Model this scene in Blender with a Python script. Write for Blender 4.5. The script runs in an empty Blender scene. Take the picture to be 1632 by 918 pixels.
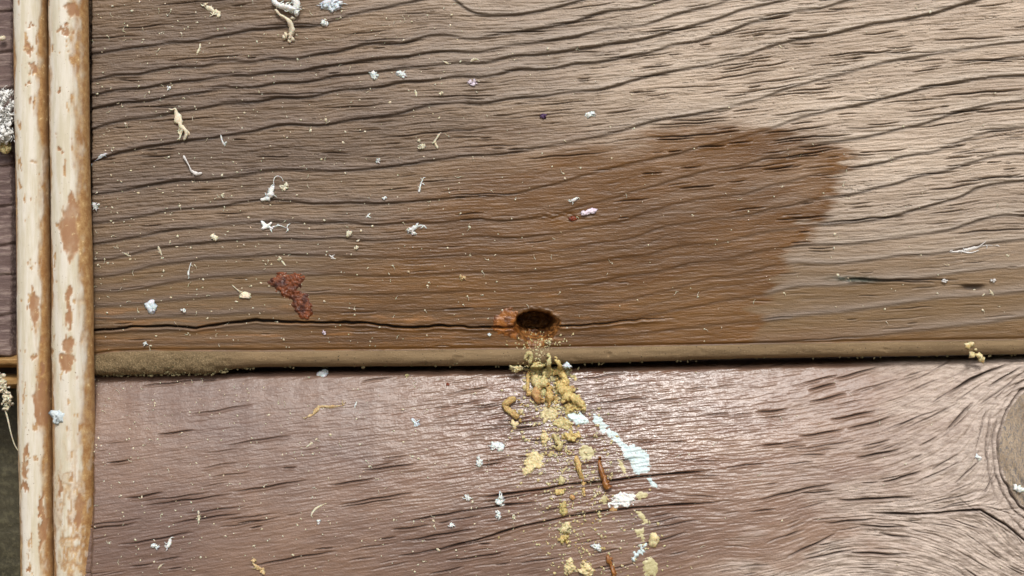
import bpy, bmesh, math, random
import numpy as np

# ------------------------------------------------------------------ camera, sky, sun, exposure
S = 0.000185            # metres covered by one photograph pixel on the plank face
D = 0.45                # camera distance from the plank face
DP = D / S
Z0 = 1.5                # height of the picture centre above the ground
scene = bpy.context.scene
C = scene.collection

cam_d = bpy.data.cameras.new('camera')
cam = bpy.data.objects.new('camera', cam_d)
C.objects.link(cam)
cam.location = (0, -D, Z0)
cam.rotation_euler = (math.radians(90), 0, 0)
cam_d.sensor_width = 36
cam_d.lens = 36 * D / (1632 * S)
cam_d.clip_start = 0.005
cam_d.clip_end = 2000
cam_d.dof.use_dof = True
cam_d.dof.focus_distance = D - 0.003
cam_d.dof.aperture_fstop = 14.0
scene.camera = cam

SUN_EL, SUN_AZ = 47.0, 7.0      # degrees above the horizon; degrees to the right of straight behind the camera
world = bpy.data.worlds.new('World')
scene.world = world
world.use_nodes = True
wn = world.node_tree
bg = wn.nodes['Background']
sky = wn.nodes.new('ShaderNodeTexSky')
sky.sky_type = 'NISHITA'
sky.sun_disc = False
sky.sun_elevation = math.radians(SUN_EL)
sky.sun_rotation = math.radians(180 - SUN_AZ)
sky.dust_density = 4.0
sky.ozone_density = 1.0
wn.links.new(sky.outputs[0], bg.inputs[0])
bg.inputs[1].default_value = 0.09
sun_d = bpy.data.lights.new('sun', 'SUN')
sun_d.energy = 1.42
sun_d.angle = math.radians(10)
sun_d.color = (1.0, 0.99, 0.975)
sun = bpy.data.objects.new('sun', sun_d)
C.objects.link(sun)
el, az = math.radians(SUN_EL), math.radians(SUN_AZ)
from mathutils import Vector, Matrix, noise as mnoise
to_sun = Vector((math.cos(el) * math.sin(az), -math.cos(el) * math.cos(az), math.sin(el)))
sun.rotation_euler = to_sun.to_track_quat('Z', 'Y').to_euler()
sun.location = to_sun * 5 + Vector((0, 0, Z0))
vs = scene.view_settings
vs.view_transform = 'Standard'
vs.look = 'None'
vs.gamma = 1
vs.use_curve_mapping = False
vs.exposure = 0.6

# ------------------------------------------------------------------ small tools
rng = np.random.default_rng(7)
random.seed(11)


def lin(r, g, b):
    f = lambda c: (c / 255 / 12.92) if c / 255 < 0.04045 else ((c / 255 + 0.055) / 1.055) ** 2.4
    return (f(r), f(g), f(b), 1.0)


TABLES = {}


def vnoise(x, y, seed=0):
    """smooth lattice noise in -1..1"""
    t = TABLES.get(seed)
    if t is None:
        t = TABLES[seed] = np.random.default_rng(1000 + seed).uniform(-1, 1, (256, 256)).astype(np.float32)
    x = np.asarray(x, np.float32)
    y = np.asarray(y, np.float32)
    xf, yf = np.floor(x), np.floor(y)
    fx = x - xf
    fy = y - yf
    xi, yi = xf.astype(np.int32), yf.astype(np.int32)
    fx = fx * fx * (3 - 2 * fx)
    fy = fy * fy * (3 - 2 * fy)
    x0, x1, y0, y1 = xi & 255, (xi + 1) & 255, yi & 255, (yi + 1) & 255
    a = t[y0, x0] * (1 - fx) + t[y0, x1] * fx
    b = t[y1, x0] * (1 - fx) + t[y1, x1] * fx
    return a * (1 - fy) + b * fy


def fbm(x, y, seed=0, octv=4, gain=0.5):
    r, a, n = 0, 1.0, 0
    for o in range(octv):
        r = r + a * vnoise(x * 2 ** o + 17.3 * o, y * 2 ** o + 5.1 * o, seed + o)
        n += a
        a *= gain
    return r / n


def sstep(a, b, x):
    t = np.clip((x - a) / (b - a), 0, 1)
    return t * t * (3 - 2 * t)


def in_poly(poly, X, Y):
    """signed distance to a polygon, positive inside (pixels)"""
    inside = np.zeros(X.shape, bool)
    dist = np.full(X.shape, 1e9)
    n = len(poly)
    for i in range(n):
        x0, y0 = poly[i]
        x1, y1 = poly[(i + 1) % n]
        cond = ((y0 > Y) != (y1 > Y)) & (X < (x1 - x0) * (Y - y0) / ((y1 - y0) if y1 != y0 else 1e-9) + x0)
        inside ^= cond
        dx, dy = x1 - x0, y1 - y0
        t = np.clip(((X - x0) * dx + (Y - y0) * dy) / (dx * dx + dy * dy + 1e-9), 0, 1)
        dist = np.minimum(dist, np.hypot(X - x0 - t * dx, Y - y0 - t * dy))
    return np.where(inside, dist, -dist)


def rbf_field(curves, X0, X1, Y0, Y1, step):
    """smooth scalar field taking value k along traced grain line k, on a uniform grid"""
    pts, val = [], []
    for k, line in curves:
        line = np.array(line, float)
        for i in range(len(line) - 1):
            seg = np.hypot(*(line[i + 1] - line[i]))
            n = max(1, int(seg // 90))
            for j in range(n):
                pts.append(line[i] + (line[i + 1] - line[i]) * j / n)
                val.append(k)
        pts.append(line[-1])
        val.append(k)
    P = np.array(pts) / 500.0
    V = np.array(val, float)
    def ker(r2):
        return 0.5 * r2 * np.log(r2 + 1e-9)
    n = len(P)
    d2 = ((P[:, None] - P[None]) ** 2).sum(-1)
    A = np.zeros((n + 3, n + 3))
    A[:n, :n] = ker(d2) + np.eye(n) * 3e-3
    A[:n, n] = 1
    A[:n, n + 1:] = P
    A[n, :n] = 1
    A[n + 1:, :n] = P.T
    w = np.linalg.solve(A, np.concatenate([V, [0, 0, 0]]))
    cs = 7.0
    gx = np.arange(X0 - cs, X1 + 2 * cs, cs)
    gy = np.arange(Y0 - cs, Y1 + 2 * cs, cs)
    GX, GY = np.meshgrid(gx, gy)
    Q = np.stack([GX.ravel(), GY.ravel()], 1) / 500.0
    out = np.empty(len(Q))
    for i in range(0, len(Q), 4000):
        q = Q[i:i + 4000]
        r2 = ((q[:, None] - P[None]) ** 2).sum(-1)
        out[i:i + 4000] = ker(r2) @ w[:n] + w[n] + q @ w[n + 1:]
    G = out.reshape(GX.shape)
    xs = np.arange(X0, X1, step)
    ys = np.arange(Y0, Y1, STEPY)
    return xs, ys, G, gx, gy, cs


def upsample(G, gx, gy, cs, X, Y):
    """Catmull-Rom sampling of the coarse field"""
    u = (X - gx[0]) / cs
    v = (Y - gy[0]) / cs
    i = np.clip(np.floor(u).astype(int), 1, G.shape[1] - 3)
    j = np.clip(np.floor(v).astype(int), 1, G.shape[0] - 3)
    fu, fv = u - i, v - j
    def w4(t):
        return [-0.5 * t + t * t - 0.5 * t ** 3, 1 - 2.5 * t * t + 1.5 * t ** 3, 0.5 * t + 2 * t * t - 1.5 * t ** 3, -0.5 * t * t + 0.5 * t ** 3]
    wu, wv = w4(fu), w4(fv)
    r = 0
    for b in range(4):
        for a in range(4):
            r = r + wu[a] * wv[b] * G[j - 1 + b, i - 1 + a]
    return r


def lic(noise_img, vx, vy, n, seed=0):
    """smear noise along the fibre direction: fibrous texture, zero mean, unit spread"""
    h, w = noise_img.shape
    J, I = np.meshgrid(np.arange(h), np.arange(w), indexing='ij')
    acc = noise_img.copy()
    for sgn in (1, -1):
        px, py = I.astype(np.float32), J.astype(np.float32)
        for s in range(n):
            a = np.clip(px + 0.5, 0, w - 1).astype(np.int32)
            b = np.clip(py + 0.5, 0, h - 1).astype(np.int32)
            px = px + sgn * 1.6 * vx[b, a]
            py = py + sgn * 1.6 * (STEP / STEPY) * vy[b, a]
            x0 = np.clip(px, 0, w - 2)
            y0 = np.clip(py, 0, h - 2)
            xi = x0.astype(np.int32)
            yi = y0.astype(np.int32)
            fx, fy = x0 - xi, y0 - yi
            acc += (noise_img[yi, xi] * (1 - fx) + noise_img[yi, xi + 1] * fx) * (1 - fy) + \
                   (noise_img[yi + 1, xi] * (1 - fx) + noise_img[yi + 1, xi + 1] * fx) * fy
    acc -= acc.mean()
    return acc / acc.std()


def place(px, py, h=0.0, hb=None):
    """photograph pixel on the plank face + height towards the viewer (pixels) -> metres"""
    f = 1 - (h if hb is None else hb) / DP
    return ((px - 816) * S * f, -h * S, Z0 + (459 - py) * S * f)


def mesh_obj(name, verts, faces, mat, parent=None, smooth=True, attrs=None):
    me = bpy.data.meshes.new(name)
    verts = np.asarray(verts, np.float32).reshape(-1, 3)
    if isinstance(faces, np.ndarray) and faces.ndim == 2:
        nf, k = faces.shape
        me.vertices.add(len(verts))
        me.vertices.foreach_set('co', verts.ravel())
        me.loops.add(nf * k)
        me.loops.foreach_set('vertex_index', faces.astype(np.int32).ravel())
        me.polygons.add(nf)
        me.polygons.foreach_set('loop_start', np.arange(0, nf * k, k, dtype=np.int32))
        me.update(calc_edges=True)
    else:
        me.from_pydata(verts.tolist(), [], [list(map(int, f)) for f in faces])
    me.polygons.foreach_set('use_smooth', np.full(len(me.polygons), smooth, bool))
    for k, a in (attrs or {}).items():
        at = me.attributes.new(k, 'FLOAT', 'POINT')
        at.data.foreach_set('value', np.asarray(a, np.float32).ravel())
    me.materials.append(mat)
    me.update()
    o = bpy.data.objects.new(name, me)
    C.objects.link(o)
    if parent is not None:
        o.parent = parent
    return o


def tag(o, label=None, category=None, group=None, kind=None):
    if label: o['label'] = label
    if category: o['category'] = category
    if group: o['group'] = group
    if kind: o['kind'] = kind
    return o


def empty(name, loc):
    o = bpy.data.objects.new(name, None)
    o.location = loc
    o.empty_display_size = 0.01
    C.objects.link(o)
    return o


def grid_faces(ny, nx, keep=None):
    idx = np.arange(ny * nx).reshape(ny, nx)
    q = np.stack([idx[:-1, :-1], idx[1:, :-1], idx[1:, 1:], idx[:-1, 1:]], -1)
    if keep is not None:
        return q[keep]
    return q.reshape(-1, 4)


# ------------------------------------------------------------------ materials
class N:
    def __init__(self, name):
        self.m = bpy.data.materials.new(name)
        self.m.use_nodes = True
        self.t = self.m.node_tree
        self.b = self.t.nodes['Principled BSDF']
        self.tc = self.t.nodes.new('ShaderNodeTexCoord')

    def new(self, ty, **kw):
        n = self.t.nodes.new(ty)
        for k, v in kw.items():
            setattr(n, k, v)
        return n

    def link(self, a, b):
        self.t.links.new(a, b)

    def attr(self, name):
        return self.new('ShaderNodeAttribute', attribute_name=name).outputs['Fac']

    def noise(self, scale, detail=4, rough=0.6, vec=None, stretch=None):
        n = self.new('ShaderNodeTexNoise')
        n.inputs['Scale'].default_value = scale
        n.inputs['Detail'].default_value = detail
        n.inputs['Roughness'].default_value = rough
        src = vec or self.tc.outputs['Object']
        if stretch:
            mp = self.new('ShaderNodeMapping')
            mp.inputs['Scale'].default_value = stretch
            self.link(src, mp.inputs['Vector'])
            src = mp.outputs[0]
        self.link(src, n.inputs['Vector'])
        return n.outputs['Fac']

    def ramp(self, src, a, b, lo=0.0, hi=1.0):
        n = self.new('ShaderNodeMapRange')
        n.interpolation_type = 'SMOOTHSTEP'
        for i, v in zip((1, 2, 3, 4), (a, b, lo, hi)):
            n.inputs[i].default_value = v
        self.link(src, n.inputs[0])
        return n.outputs[0]

    def mix(self, fac, a, b, blend='MIX'):
        n = self.new('ShaderNodeMix', data_type='RGBA', blend_type=blend)
        for sock, v in ((n.inputs['Factor'], fac), (n.inputs['A'], a), (n.inputs['B'], b)):
            if sock.name == 'Factor' and not hasattr(v, 'links'):
                sock.default_value = v
            elif hasattr(v, 'links'):
                self.link(v, sock)
            else:
                sock.default_value = v
        return n.outputs['Result']

    def math(self, op, a, b=0.0):
        n = self.new('ShaderNodeMath', operation=op)
        for i, v in enumerate((a, b)):
            if hasattr(v, 'links'):
                self.link(v, n.inputs[i])
            else:
                n.inputs[i].default_value = v
        return n.outputs[0]

    def bump(self, src, dist, strength=1.0, prev=None):
        n = self.new('ShaderNodeBump')
        n.inputs['Distance'].default_value = dist
        n.inputs['Strength'].default_value = strength
        self.link(src, n.inputs['Height'])
        if prev is not None:
            self.link(prev, n.inputs['Normal'])
        return n.outputs[0]

    def done(self, col=None, rough=None, normal=None, spec=None, **kw):
        for k, v in (('Base Color', col), ('Roughness', rough), ('Normal', normal), ('Specular IOR Level', spec)):
            if v is None:
                continue
            if hasattr(v, 'links'):
                self.link(v, self.b.inputs[k])
            else:
                self.b.inputs[k].default_value = v
        for k, v in kw.items():
            self.b.inputs[k].default_value = v
        return self.m


def mat_upper():
    n = N('weathered_plank_wood')
    tone = n.noise(60, 5, 0.6, stretch=(0.25, 1, 1))
    fine = n.noise(900, 3, 0.65, stretch=(0.16, 1, 1))
    grit = n.noise(2600, 2, 0.6)
    brown = n.mix(n.ramp(tone, 0.35, 0.65), lin(92, 76, 61), lin(114, 94, 72))
    pale = n.mix(n.ramp(tone, 0.35, 0.65), lin(148, 132, 115), lin(171, 155, 137))
    c = n.mix(n.attr('weather_light'), brown, pale)
    c = n.mix(n.attr('olive'), c, lin(101, 77, 42))
    grey = n.mix(n.attr('weather_light'), lin(98, 85, 76), lin(172, 160, 145))
    c = n.mix(n.math('MULTIPLY', n.attr('band'), 0.75), c, grey)
    wetc = n.mix(n.ramp(tone, 0.3, 0.7), lin(80, 52, 21), lin(103, 69, 27))
    c = n.mix(n.attr('wet'), c, wetc)
    c = n.mix(n.attr('fresh'), c, lin(140, 98, 54))
    ring = n.mix(n.attr('weather_light'), lin(54, 44, 38), lin(82, 72, 62))
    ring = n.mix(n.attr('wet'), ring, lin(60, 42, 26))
    c = n.mix(n.attr('late_shade'), c, ring)
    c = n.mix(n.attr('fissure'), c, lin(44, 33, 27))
    c = n.mix(n.attr('bore'), c, n.mix(n.ramp(fine, 0.35, 0.65), lin(72, 42, 18), lin(138, 94, 48)))
    c = n.mix(n.attr('mould'), c, lin(62, 64, 54))
    c = n.mix(0.42, c, n.mix(fine, (0.25, 0.25, 0.25, 1), (1, 1, 1, 1)), 'OVERLAY')
    c = n.mix(0.34, c, n.mix(grit, (0.2, 0.2, 0.2, 1), (1, 1, 1, 1)), 'OVERLAY')
    wr = n.attr('wet')
    rough = n.math('SUBTRACT', 0.56, n.math('MULTIPLY', wr, 0.16))
    b = n.bump(fine, 0.0003, 0.8)
    b = n.bump(grit, 0.00012, 0.7, b)
    return n.done(c, rough, b, spec=0.5)


def mat_lower():
    n = N('stained_plank_wood')
    tone = n.noise(45, 5, 0.6, stretch=(0.4, 1, 1))
    fine = n.noise(1100, 3, 0.65, stretch=(0.2, 1, 1))
    peel = n.noise(3000, 3, 0.6)
    grit = n.noise(3200, 2, 0.6)
    paint = n.mix(n.ramp(tone, 0.35, 0.65), lin(98, 78, 68), lin(113, 90, 75))
    warm = n.mix(n.ramp(tone, 0.3, 0.7), lin(110, 87, 73), lin(129, 104, 86))
    bare = n.mix(n.ramp(fine, 0.35, 0.65), lin(148, 134, 122), lin(178, 165, 153))
    c = n.mix(n.attr('warm'), paint, warm)
    c = n.mix(n.attr('weather_light'), c, bare)
    c = n.mix(n.attr('rub'), c, lin(98, 64, 46))
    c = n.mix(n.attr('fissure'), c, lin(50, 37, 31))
    c = n.mix(0.42, c, n.mix(fine, (0.25, 0.25, 0.25, 1), (1, 1, 1, 1)), 'OVERLAY')
    c = n.mix(0.34, c, n.mix(grit, (0.2, 0.2, 0.2, 1), (1, 1, 1, 1)), 'OVERLAY')
    rough = n.math('ADD', n.math('SUBTRACT', 0.35, n.math('MULTIPLY', n.attr('damp'), 0.16)), n.math('MULTIPLY', n.attr('weather_light'), 0.32))
    b = n.bump(fine, 0.00010, 0.6)
    b = n.bump(peel, 0.00007, 0.8, b)
    b = n.bump(grit, 0.00005, 0.5, b)
    n.link(n.math('MULTIPLY', n.attr('damp'), 0.38), n.b.inputs['Coat Weight'])
    n.b.inputs['Coat Roughness'].default_value = 0.2
    n.link(b, n.b.inputs['Coat Normal'])
    return n.done(c, rough, b, spec=0.5)


def mat_wood(name, c0, c1, c2, rough=0.75, sc=1.0, stretch=(0.12, 1, 1)):
    n = N(name)
    tone = n.noise(70 * sc, 5, 0.65, stretch=stretch)
    fine = n.noise(1000 * sc, 4, 0.65, stretch=stretch)
    grit = n.noise(2200, 3, 0.7)
    c = n.mix(n.ramp(tone, 0.33, 0.67), lin(*c0), lin(*c1))
    c = n.mix(n.ramp(fine, 0.46, 0.66), c, lin(*c2))
    c = n.mix(0.3, c, n.mix(grit, (0.15, 0.15, 0.15, 1), (1, 1, 1, 1)), 'OVERLAY')
    b = n.bump(fine, 0.0003, 0.8)
    b = n.bump(grit, 0.00016, 0.7, b)
    return n.done(c, rough, b, spec=0.35)


def mat_bead():
    n = N('dusty_bead_wood')
    tone = n.noise(420, 6, 0.7, stretch=(0.10, 1, 1))
    grit = n.noise(2400, 4, 0.75)
    spk = n.noise(1500, 2, 0.5)
    c = n.mix(n.ramp(tone, 0.35, 0.65), lin(126, 105, 76), lin(152, 129, 96))
    c = n.mix(n.attr('dirt'), c, n.mix(n.ramp(grit, 0.4, 0.6), lin(102, 90, 64), lin(150, 130, 96)))
    c = n.mix(n.ramp(grit, 0.58, 0.74), c, lin(190, 172, 140))
    c = n.mix(n.ramp(spk, 0.66, 0.76), c, lin(70, 58, 42))
    b = n.bump(grit, 0.0007, 1.0)
    return n.done(c, 0.8, b, spec=0.3)


def mat_rod():
    n = N('peeling_cream_paint')
    streak = n.noise(420, 4, 0.65, stretch=(1, 1, 0.12))
    mott = n.noise(520, 5, 0.7)
    pit = n.noise(1500, 2, 0.5)
    cream = n.mix(n.ramp(streak, 0.35, 0.65), lin(202, 194, 170), lin(219, 214, 200))
    tan = n.mix(n.ramp(mott, 0.36, 0.62), lin(156, 114, 68), lin(184, 148, 98))
    rust = lin(156, 116, 82)
    c = n.mix(n.attr('paint'), tan, cream)
    c = n.mix(n.attr('rust'), c, rust)
    c = n.mix(n.attr('grime_shade'), c, lin(122, 92, 62))
    c = n.mix(n.math('MULTIPLY', n.ramp(pit, 0.69, 0.76), 0.8), c, lin(120, 96, 70))
    c = n.mix(n.math('MULTIPLY', n.ramp(mott, 0.60, 0.72), n.math('SUBTRACT', 1.0, n.attr('paint'))), c, lin(226, 204, 156))
    b = n.bump(mott, 0.0002, 0.45)
    b = n.bump(streak, 0.00015, 0.35, b)
    return n.done(c, n.math('SUBTRACT', 0.62, n.math('MULTIPLY', n.attr('paint'), 0.36)), b, spec=0.5)


def mat_simple(name, a, b_, rough=0.7, scale=900, bump=0.00025, spec=0.35, sss=0.0, extra=None):
    n = N(name)
    ns = n.noise(scale, 4, 0.65)
    oi = n.new('ShaderNodeObjectInfo')
    c = n.mix(n.ramp(ns, 0.35, 0.65), lin(*a), lin(*b_))
    if extra:
        c = n.mix(n.ramp(n.noise(scale * 0.4, 3, 0.6), 0.55, 0.7), c, lin(*extra))
    v = n.ramp(oi.outputs['Random'], 0, 1, 0.86, 1.08)
    c = n.mix(1.0, c, n.mix(v, (0, 0, 0, 1), (1, 1, 1, 1)), 'MULTIPLY')
    bp = n.bump(ns, bump, 0.8)
    kw = {}
    if sss:
        kw = {'Subsurface Weight': sss, 'Subsurface Scale': 0.0008}
    return n.done(c, rough, bp, spec=spec, **kw)


M = {
    'upper': mat_upper(),
    'lower': mat_lower(),
    'bead': mat_bead(),
    'rod': mat_rod(),
    'side': mat_wood('grey_purple_plank_wood', (88, 72, 70), (112, 94, 88), (142, 126, 118)),
    'ledge': mat_wood('tan_batten_wood', (112, 82, 46), (142, 108, 62), (168, 138, 92)),
    'olive': mat_wood('dark_mossy_panel', (50, 48, 34), (66, 62, 46), (84, 80, 60), 0.6, 0.5, (1, 1, 1)),
    'back': mat_wood('shadowed_backing_wood', (58, 44, 34), (72, 56, 44), (84, 68, 54)),
    'knot': mat_wood('grey_tan_knot_wood', (134, 118, 98), (164, 148, 126), (104, 102, 102), 0.75, 3.0, (1, 1, 0.16)),
    'white': mat_simple('white_wood_fibre', (220, 223, 219), (238, 240, 236), 0.7, 1400, 0.0002, 0.3, 0.2),
    'webw': mat_simple('bright_white_web', (232, 234, 230), (246, 247, 244), 0.8, 1400, 0.0002, 0.2, 0.0),
    'cream': mat_simple('cream_wood_fibre', (214, 202, 170), (232, 224, 202), 0.7, 1200, 0.0002, 0.3, 0.2),
    'straw': mat_simple('straw_wood_shaving', (182, 152, 104), (212, 190, 148), 0.65, 1000, 0.0002, 0.35, 0.15),
    'blue': mat_simple('pale_blue_fluff', (212, 220, 227), (230, 235, 239), 0.75, 1200, 0.0002, 0.3, 0.2),
    'lilac': mat_simple('lilac_white_flake', (206, 190, 206), (232, 224, 232), 0.6, 1200, 0.0002),
    'purple': mat_simple('purple_speck', (66, 44, 78), (88, 62, 96), 0.5),
    'silk': mat_simple('grey_white_silk', (204, 202, 198), (230, 228, 224), 0.55, 1200, 0.0001),
    'frass': mat_simple('yellow_frass', (184, 158, 92), (226, 206, 142), 0.42, 1500, 0.0006, 0.5, 0.25),
    'olivef': mat_simple('olive_frass', (176, 160, 102), (220, 208, 156), 0.4, 1500, 0.0006, 0.5, 0.25),
    'tanf': mat_simple('tan_frass', (166, 134, 76), (214, 186, 122), 0.45, 1500, 0.0006, 0.5, 0.25),
    'orangef': mat_simple('orange_frass', (170, 126, 76), (210, 174, 116), 0.42, 1500, 0.0006, 0.5, 0.25),
    'brownf': mat_simple('brown_resin_stick', (122, 74, 34), (166, 112, 54), 0.35, 800, 0.0002, 0.5, 0.2),
    'crumb': mat_simple('pale_yellow_crumb', (198, 182, 130), (224, 212, 170), 0.65, 900, 0.0004, 0.4, 0.2, (190, 160, 92)),
    'film': mat_simple('yellow_green_film', (184, 174, 126), (206, 198, 152), 0.45, 700, 0.0002, 0.5),
    'mint': mat_simple('pale_mint_crust', (196, 218, 220), (218, 234, 233), 0.4, 1100, 0.0003, 0.5, 0.0, (196, 206, 192)),
    'resin': None,
    'chip': mat_simple('blue_white_paint_chip', (186, 200, 204), (206, 216, 216), 0.6, 900, 0.0002),
    'moss': mat_simple('grey_green_crumb_dirt', (88, 86, 62), (142, 132, 100), 0.85, 1200, 0.0004, 0.2),
    'soil': mat_simple('bare_ground', (118, 104, 84), (142, 126, 102), 0.9, 3, 0.02, 0.2),
    'red': mat_simple('red_brown_bit', (104, 42, 22), (138, 66, 34), 0.35),
}
_n = N('amber_resin')
_t = _n.noise(420, 4, 0.6)
_c = _n.mix(_n.ramp(_t, 0.36, 0.64), lin(66, 28, 12), lin(126, 66, 30))
M['resin'] = _n.done(_c, 0.1, _n.bump(_n.noise(1300, 4, 0.7), 0.0006, 0.9), spec=0.6)
_n = N('orange_gum')
_t = _n.noise(420, 4, 0.6)
_c = _n.mix(_n.ramp(_t, 0.36, 0.64), lin(98, 56, 22), lin(154, 98, 44))
M['gum'] = _n.done(_c, 0.32, _n.bump(_n.noise(900, 3, 0.6), 0.0005, 0.8), spec=0.5)

# ------------------------------------------------------------------ setting: ground below, wall of planks
g = mesh_obj('ground', [(-400, -400, 0), (400, -400, 0), (400, 400, 0), (-400, 400, 0)], [(0, 1, 2, 3)], M['soil'], smooth=False)
tag(g, kind='structure')

wall = empty('plank_wall', (0, 0, 0))
tag(wall, 'weathered brown plank wall with a bored hole above a dark gap', 'wall', kind='thing')

STEP, STEPY = 1.6, 1.0
# traced growth-ring lines of the upper plank, photograph pixels
UP = [
    (1, [(140, 84), (200, 74), (270, 66), (340, 57), (400, 44), (460, 36), (535, 28), (590, 13), (640, 3), (720, -12)]),
    (2, [(143, 135), (217, 122), (324, 110), (400, 103), (471, 98), (538, 87), (640, 73), (747, 66), (824, 52), (916, 34), (962, 17), (1026, 10), (1057, 0), (1150, -25)]),
    (3, [(143, 150), (263, 135), (407, 118), (495, 109), (569, 97), (640, 92), (763, 83), (848, 69), (916, 60), (1020, 43), (1063, 28), (1140, 9), (1230, -14)]),
    (4, [(143, 170), (201, 159), (269, 150), (354, 136), (446, 130), (538, 118), (640, 106), (744, 98), (824, 87), (916, 80), (1008, 66), (1069, 51), (1132, 33), (1230, 4), (1280, -8)]),
    (5, [(143, 207), (207, 190), (263, 184), (287, 175), (354, 164), (446, 153), (538, 141), (640, 127), (732, 118), (824, 106), (916, 97), (1008, 83), (1069, 69), (1140, 55), (1193, 34), (1264, 14), (1346, 0), (1450, -18)]),
    (6, [(145, 256), (217, 237), (278, 228), (336, 221), (400, 211), (508, 202), (554, 193), (640, 183), (763, 167), (854, 156), (946, 146), (1008, 129), (1069, 115), (1132, 104), (1193, 87), (1255, 67), (1316, 57), (1399, 35), (1469, 23), (1530, 6), (1632, -20)]),
    (7, [(148, 308), (210, 300), (287, 286), (385, 279), (508, 271), (640, 262), (732, 248), (836, 239), (916, 225), (992, 208), (1047, 190), (1090, 184), (1136, 178), (1209, 158), (1285, 132), (1346, 118), (1402, 101), (1469, 90), (1536, 80), (1632, 66), (1900, 20)]),
    (8, [(158, 355), (232, 343), (336, 332), (416, 318), (508, 325), (640, 323), (695, 318), (778, 312), (854, 298), (931, 279), (1008, 260), (1084, 245), (1136, 231), (1224, 207), (1285, 185), (1370, 166), (1405, 157), (1469, 140), (1546, 126), (1632, 121), (1900, 85)]),
    (9, [(146, 389), (232, 375), (305, 363), (400, 354), (508, 356), (600, 359), (701, 355), (793, 353), (870, 346), (931, 326), (1008, 303), (1090, 281), (1132, 267), (1224, 248), (1285, 230), (1346, 222), (1408, 211), (1484, 193), (1530, 176), (1632, 158)]),
    (10, [(146, 415), (247, 395), (354, 383), (446, 380), (538, 377), (640, 379), (775, 374), (836, 378), (900, 370), (992, 355), (1054, 334), (1132, 318), (1193, 309), (1264, 290), (1346, 273), (1408, 260), (1484, 245), (1539, 222), (1632, 202)]),
    (11, [(148, 441), (232, 424), (324, 411), (450, 402), (640, 410), (747, 404), (854, 398), (946, 387), (1023, 372), (1060, 356), (1140, 344), (1224, 331), (1291, 315), (1346, 309), (1392, 297), (1457, 280), (1484, 273), (1561, 254), (1632, 245)]),
    (12, [(170, 466), (232, 459), (324, 443), (477, 438), (640, 438), (732, 433), (854, 432), (931, 418), (1038, 406), (1140, 391), (1187, 378), (1255, 366), (1316, 358), (1392, 352), (1438, 341), (1484, 327), (1533, 314), (1555, 297), (1632, 286)]),
    (13, [(150, 488), (400, 468), (640, 467), (701, 465), (854, 464), (946, 452), (992, 437), (1054, 430), (1132, 415), (1255, 396), (1362, 389), (1438, 378), (1515, 367), (1632, 346)]),
    (14, [(150, 508), (640, 494), (885, 488), (992, 479), (1069, 461), (1132, 438), (1224, 421), (1270, 415), (1377, 414), (1438, 404), (1530, 395), (1592, 384), (1632, 378)]),
    (15, [(150, 530), (640, 522), (1000, 507), (1132, 485), (1224, 470), (1285, 455), (1392, 449), (1469, 444), (1546, 432), (1632, 427)]),
    (16, [(150, 548), (640, 540), (1000, 532), (1132, 518), (1239, 508), (1316, 499), (1392, 490), (1454, 479), (1493, 473), (1632, 462)]),
    (17, [(150, 570), (640, 562), (1000, 556), (1132, 548), (1304, 540), (1392, 535), (1484, 525), (1576, 514), (1632, 504)]),
]
RING_AMP = {1: 1.2, 2: 1.8, 3: 1.9, 4: 2.1, 5: 2.0, 6: 1.9, 7: 1.7, 8: 1.6, 9: 1.4, 10: 1.3, 11: 1.2, 12: 1.1, 13: 1.0, 14: 0.8, 15: 0.6, 16: 0.6, 17: 0.5}


def add_slits(H, F, xs, ys, SL, spots):
    """drying checks: short slits that follow the fibre, open on the upper side, raised on the lower lip"""
    for (cx, cy, L, amp, w) in spots:
        w = max(0.8, 0.7 * w)
        i0, i1 = np.searchsorted(xs, [cx - L, cx + L])
        if i1 - i0 < 3:
            continue
        ci = min(max(np.searchsorted(xs, cx), 0), len(xs) - 1)
        cj = min(max(np.searchsorted(ys, cy), 0), len(ys) - 1)
        sl = SL[cj, ci]
        m = abs(sl) * L + 14
        j0, j1 = np.searchsorted(ys, [cy - m, cy + m])
        if j1 - j0 < 2:
            continue
        X = xs[None, i0:i1]
        Y = ys[j0:j1, None]
        t = (X - cx) / L
        yl = cy + sl * (X - cx) + 0.8 * np.sin(X * 0.045 + cy) + 0.5 * np.sin(X * 0.13 + cx)
        n = (Y - yl) / math.sqrt(1 + sl * sl)
        env = np.clip(1 - t * t, 0, 1) ** 0.7
        core = np.exp(-np.abs(n / w) ** 2.4) * env
        H[j0:j1, i0:i1] += amp * (-1.4 * core + 0.36 * np.exp(-((n - 2.2 * w - 0.6) / (1.5 * w)) ** 2) * env)
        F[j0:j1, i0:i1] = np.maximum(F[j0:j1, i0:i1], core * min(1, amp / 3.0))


def follow_crack(H, F, X, Y, pts, amp, w, lip=0.35, wob=0):
    pts = np.array(pts, float)
    yl = np.interp(X, pts[:, 0], pts[:, 1]) + wob * vnoise(X / 23, X * 0 + 3.3, 71)
    a = sstep(pts[0, 0], pts[0, 0] + 40, X) * (1 - sstep(pts[-1, 0] - 60, pts[-1, 0], X))
    n = Y - yl
    ww = w * (0.75 + 0.35 * vnoise(X / 31, X * 0 + 8.8, 72))
    core = np.exp(-np.abs(n / ww) ** 3) * a
    H += amp * (-core + lip * np.exp(-((n - 2.0 * w) / (1.4 * w)) ** 2) * a * 0.5)
    np.maximum(F, core, out=F)


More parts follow.
